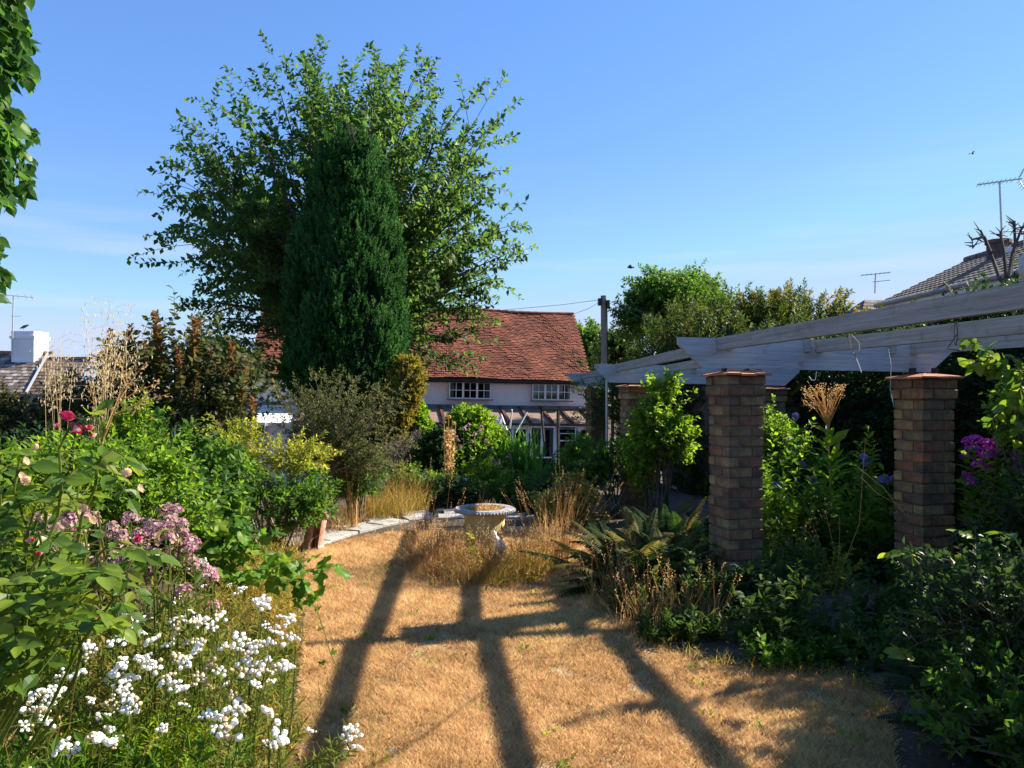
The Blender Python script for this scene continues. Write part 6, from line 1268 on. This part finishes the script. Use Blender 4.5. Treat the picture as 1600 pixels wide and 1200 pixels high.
# low plants along the shaded lawn edge
def straggle(label, x, y, r, n, h, mat, T_, size, wid, tint=(0, .9), lean=.35, nl=22, D=None):
    g = G(x, y) if D is None else P(x, 800, D)*np.array([1, 1, 0])
    t = bed_mass('edge_weeds', label, n, lambda n_: disk(n_, [g[0], g[1], 0], r), lambda q: h*U(.45, 1.15, len(q)), mat, nl, size, T_, tint, wid, 52, .0018, 'plant', lean); t['group'] = 'weedy growth along the shaded lawn edge and path'; return t
L_mix = leaf_mat('mixed_weed_leaf', [(.016, .036, .01), (.03, .06, .012), (.05, .09, .018), (.085, .12, .022), (.15, .13, .03)], .4, .5)
for a in (('shaded straggling weeds with pointed leaves below the front pillar', 1215, 1005, (.34, .2), 46, .5, L_mix, TB, .062, .9), ('low thin leaved weeds creeping from the lawn edge to the path', 1285, 1025, (.3, .16), 60, .28, L_mix, TN, .06, 2.0), ('dark leggy weeds between the large fern and the front pillar', 1105, 965, (.3, .2), 60, .44, L_mix, T4, .05, 1.0),
          ('sprawling shaded weeds under the arching fern tips', 1010, 960, (.26, .16), 60, .3, L_mix, TN, .05, 2.0), ('tall leafy weeds rising beside the front pillar', 1190, 930, (.22, .2), 40, .78, L_mix, TB, .065, .8), ('broad dull leaves at the foot of the front pillar', 1140, 950, (.24, .16), 22, .36, L_dark, TB, .11, 1.0), ('lighter sprigs along the lawn edge near the path corner', 1245, 1040, (.3, .1), 30, .24, L_mid, T4, .045, 1.0), ('spindly weeds at the lawn edge below the dry seed grasses', 1060, 1000, (.3, .12), 46, .26, L_mix, TN, .055, 2.2)): straggle(*a)
for a in (('tall bright leafy stems climbing the sunlit side of the front pillar', 1206, 0, (.13, .2), 26, 1.5, L_lime, T4, .06, 1.1, (0, 1), .12, 46, 6.7), ('leafy flowering stems crowding between the two brick pillars', 1262, 0, (.3, .3), 40, 1.15, L_mid, TB, .075, .9, (.1, 1), .2, 34, 6.9), ('rough leafy stems before the globe thistles', 1330, 0, (.28, .3), 36, .95, L_lime, TB, .08, .8, (0, .9), .22, 30, 6.9), ('yellowing stems low beside the path between the pillars', 1270, 0, (.25, .16), 34, .55, L_yellow, T4, .05, 1.0, (0, 1), .35, 22, 6.3), ('thin green stems leaning on the far brick pillar', 1385, 0, (.12, .16), 26, .9, L_mid, TN, .08, 2.0, (0, 1), .2, 30, 6.7)): straggle(*a)
straggle('shaded leafy stems overhanging the path before the far brick pillar', 1400, 0, (.3, .28), 52, .62, L_mix, TB, .06, .9, (0, .8), .35, 24, 5.1)
straggle('dull low stems spilling across the path from the corner shrubs', 1440, 0, (.32, .24), 46, .42, L_mix, T4, .05, 1.0, (0, .8), .4, 22, 4.3)
bush('edge_weeds', 'small leafy clump half covering the path under the front pillar', 'plant', (*G(1235, 960)[:2], .2), (.28, .24, .3), 170, .18, 11, T4, .042, L_mix, tint=(0, .8), group='weedy growth along the shaded lawn edge and path', limbs=6, lr=.005)
tufts('grass_clump', 'thin dry seed grasses in the shade below the large fern', [G(1085, 985), G(1010, 985), G(965, 950)], 110, (.24, .16), .40, L_dry, .9, .0035, (0, .8), heads=40)
# magenta phlox
for lab, hp, D in (('bright magenta flower heads beside the far brick pillar', [(1512, 690), (1525, 688), (1540, 695), (1552, 700), (1535, 712), (1548, 715), (1520, 705), (1560, 692), (1530, 730), (1545, 735), (1512, 745), (1518, 752), (1510, 715), (1556, 710), (1515, 820)], 5.9), ('dimmer purple flower heads at the frame edge', [(1580, 710), (1590, 718), (1600, 705), (1596, 728), (1585, 735), (1570, 740)], 6.1)):
    lab = lab.replace('at the frame edge', 'deeper in the shade behind the magenta ones')
    c = P(hp[0][0], hp[0][1], D); t = thing('phlox', lab, 'flowering plant', (c[0], D, 0), 'phlox by the path'); mS, mL = MB(), MB()
    for x, y in hp:
        p = P(x, y, D+U(-.2, .2)); q = p*np.array([1, 1, 0])+np.append(rng.normal(0, .08, 2), 0); poly(mS, [q, p], .005, .003, 4, .3); head(t, PHL[int(rng.integers(4))], p, U(.65, .95), .5); leafy(mL, None, [q], [p-q], [np.linalg.norm(p-q)*.95], 34, T4, .085, 60, .0, .3, .5, (.1, .9), 0, .75)
    mS.build('stalks', L_stem, t); mL.build('foliage', L_lime, t)
# rose and vine on the near side of the path
def roseR():
    cn = [[P(1440, 900, 4.0), P(1420, 845, 4.0)], [P(1500, 960, 3.9), P(1480, 850, 3.9)], [P(1560, 900, 3.9), P(1590, 830, 3.9)], [P(1540, 1000, 3.6), P(1480, 980, 3.5)], [P(1580, 1000, 3.6), P(1500, 900, 3.7)], [P(1560, 1050, 3.4), P(1420, 1040, 3.4)], [P(1600, 950, 3.6), P(1560, 870, 3.7)], [P(1560, 1060, 3.4), P(1400, 1080, 3.4)], [P(1590, 900, 3.8), P(1530, 840, 3.9)]]
    t = rose('rose_bush', 'shaded rose with scattered sunlit leaves on the far side of the path', cn, 6, .072, (2.55, 3.7, 0)); return t
roseR()
t = thing('crocosmia', 'small orange red flowers glowing in the dark shrubs by the path', 'flowering plant', (2.4, 3.65, 0)); mS = MB(); fm = [florets(k+60, F_orange, 7, .03, .02, .018) for k in range(2)]
for k, (x, y) in enumerate(((1576, 985), (1586, 982), (1562, 1000), (1568, 1004), (1580, 992))): p = P(x, y, 3.55); q = p*np.array([1, 1, 0])+np.array([.1, .1, 0]); poly(mS, [q, p], .004, .002, 4, .3); head(t, fm[k % 2], p, .8, .9)
mS.build('stalks', L_stem, t)
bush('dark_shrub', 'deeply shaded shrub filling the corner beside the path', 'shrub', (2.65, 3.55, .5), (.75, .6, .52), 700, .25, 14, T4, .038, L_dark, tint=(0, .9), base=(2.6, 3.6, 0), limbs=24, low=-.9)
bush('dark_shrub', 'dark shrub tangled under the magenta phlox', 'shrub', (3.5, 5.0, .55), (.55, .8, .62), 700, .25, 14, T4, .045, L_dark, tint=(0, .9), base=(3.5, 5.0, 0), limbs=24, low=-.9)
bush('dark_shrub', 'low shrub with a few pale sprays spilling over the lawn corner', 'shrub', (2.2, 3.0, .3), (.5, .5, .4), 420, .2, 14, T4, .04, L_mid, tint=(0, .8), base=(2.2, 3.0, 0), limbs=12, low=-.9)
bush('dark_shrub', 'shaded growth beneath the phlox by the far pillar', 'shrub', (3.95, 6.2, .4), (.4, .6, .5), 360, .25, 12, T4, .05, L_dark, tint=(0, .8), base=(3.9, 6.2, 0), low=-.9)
t = thing('vine', 'sunlit vine with yellow green leaves hanging from the pergola timbers', 'climber', (3.6, 5.2, 0)); mS, mL = MB(), MB()
seg = [[(1560, 560, 5.0), (1525, 540, 4.9), (1510, 520, 4.8)], [(1600, 560, 5.0), (1550, 560, 4.9), (1512, 570, 4.9)], [(1600, 600, 5.0), (1570, 640, 5.0), (1545, 660, 5.0)], [(1610, 560, 5.0), (1590, 620, 5.0), (1592, 690, 5.0)], [(1600, 580, 4.9), (1560, 580, 4.9), (1540, 575, 4.9)]]
for s in seg:
    pts = np.array([P(*p) for p in s]); poly(mS, pts, .005, .003, 5); 
    for a, b in zip(pts[:-1], pts[1:]):
        pos, d, up, k = shoots([a], [b-a], [np.linalg.norm(b-a)], 9, 62, 0, 0, .6); scatter_obj('leaf', [RLM[0], RLM[2]], t, pos, d+np.array([0, 0, -.3]), up+np.array([0, -.5, 0]), U(.06, .1, len(pos)))
poly(mS, [(3.7, 5.3, 0), (3.75, 5.2, 1.5), P(1600, 580, 5.0)], .02, .008, 6); mS.build('stems', M_bark, t)
bush('climber', 'thin leaved climber dropping beside the vine', 'climber', P(1590, 640, 5.6), (.25, .2, .4), 160, .2, 10, T4, .05, L_lime, tint=(0, .9), base=(3.9, 5.6, 0))
# bare pollarded stems above the rafters
t = thing('bare_tree', 'bare cut back tree with knobbly grey branches above the rafters', 'tree', (5.6, 8.8, 0)); mS = MB(); b = P(1570, 560, 8.8)
poly(mS, [(b[0], 8.8, 0), b, P(1572, 445, 8.8)], .09, .07, 8); top = P(1572, 445, 8.8)
for l in (((1562, 436), (1548, 395), (1532, 360)), ((1572, 430), (1568, 390), (1563, 362)), ((1578, 430), (1586, 385), (1585, 345)), ((1576, 432), (1582, 395), (1597, 355)), ((1548, 395), (1538, 370), (1520, 374))):
    pts = np.array([top if l[0][1] > 425 else P(*l[0], 8.8)]+[P(*p, 8.8+U(-.1, .1)) for p in l]); poly(mS, pts, .024, .012, 6)
    for _ in range(9): a = pts[-1]-np.array([0, 0, U(0, .12)]); poly(mS, [a, a+nrm(rng.normal(0, 1, 3)*np.array([1, 1, .5])+np.array([0, 0, .4]))*U(.06, .16)], .009, .003, 4)
mS.build('trunk', M_bark, t)
t = thing('dead_twigs', 'dead twigs lying along the highest rafter', 'twig', tuple(P(1520, 450, 4.0))); mS = MB()
for a, b in (((1484, 450), (1472, 438)), ((1487, 458), (1478, 444)), ((1512, 448), (1530, 442)), ((1516, 450), (1508, 440)), ((1500, 452), (1522, 446))): poly(mS, [P(*a, 4.2), P(*b, 4.2)], .005, .002, 4)
mS.build('twigs', M_bark_pale, t)

# fallen leaves and crumbs on turf, soil and path
def litter(name, label, n, f, z, size, mat, cat=None):
    q = f(n); n = len(q); m = MB(); p = np.stack([q[:, 0], q[:, 1], np.full(n, z)+U(0, .012, n)], 1); d = rng.normal(0, 1, (n, 3))*np.array([1, 1, .15]); up = np.array([0, 0, 1.])+rng.normal(0, .35, (n, 3))
    scatter(m, TB, p, d, up, size*rng.uniform(.5, 1.3, n), rng.uniform(0, 1, n)); o = m.build(name, mat); o['kind'] = 'stuff'; o['label'] = label
def near_edge(n):
    k = rng.integers(0, len(LWA)-2, n); t = rng.uniform(0, 1, n)[:, None]; a = LWA[k]+(LWA[(k+1) % len(LWA)]-LWA[k])*t+rng.normal(0, .13, (n, 2)); return a[a[:, 1] > 2.8]
litter('fallen_leaves', 'dry fallen leaves along the ragged lawn edge', 1500, near_edge, .012, .028, L_dry)
litter('fallen_leaves', 'dead leaves and crumbs scattered over the garden path', 1600, lambda n: np.stack([U(1.9, 3.3, n), U(2.8, 9, n)], 1), .012, .024, L_dry)
litter('fallen_leaves', 'a few curled leaves lying on the parched turf', 160, lambda n: np.stack([U(-1.2, 1.8, n), U(3, 7, n)], 1), .02, .022, L_dry)
def weeds(n):
    x, D = U(-1.5, 1.8, n), U(3.2, 7.2, n); k = inpoly(x, D, LWA); x, D = x[k], D[k]; m = MB()
    for a, b in zip(x, D):
        c = int(rng.integers(5, 16)); q = np.stack([a+rng.normal(0, .03, c), b+rng.normal(0, .03, c), np.full(c, .012)], 1); d = rng.normal(0, 1, (c, 3)); d[:, 2] = abs(d[:, 2])*.7; scatter(m, T4, q, d, np.array([0, 0, 1.])+rng.normal(0, .3, (c, 3)), U(.02, .04, c), rng.uniform(0, 1, c))
    o = m.build('weeds', L_lime); o['kind'] = 'stuff'; o['label'] = 'scattered small green weeds in the dry lawn'
weeds(60)
tufts('grass_clump', 'ragged longer dry grass fringing the lawn at the flower bed', [np.array([edge_x(d)-.06, d, 0]) for d in np.arange(3.2, 7.6, .22)], 55, (.07, .13), .13, L_dry, 1.4, .004, (.1, .9))
tufts('grass_clump', 'ragged dry grass fringing the shaded lawn edge', [np.array([*G(x, y)[:2], 0]) for x, y in ((950, 925), (960, 950), (990, 985), (1030, 1010), (1080, 1030), (1130, 1042), (1190, 1052), (1250, 1056), (1310, 1058), (1350, 1075), (1385, 1110))], 60, (.12, .06), .12, L_drygreen, 1.4, .004, (.1, .9))
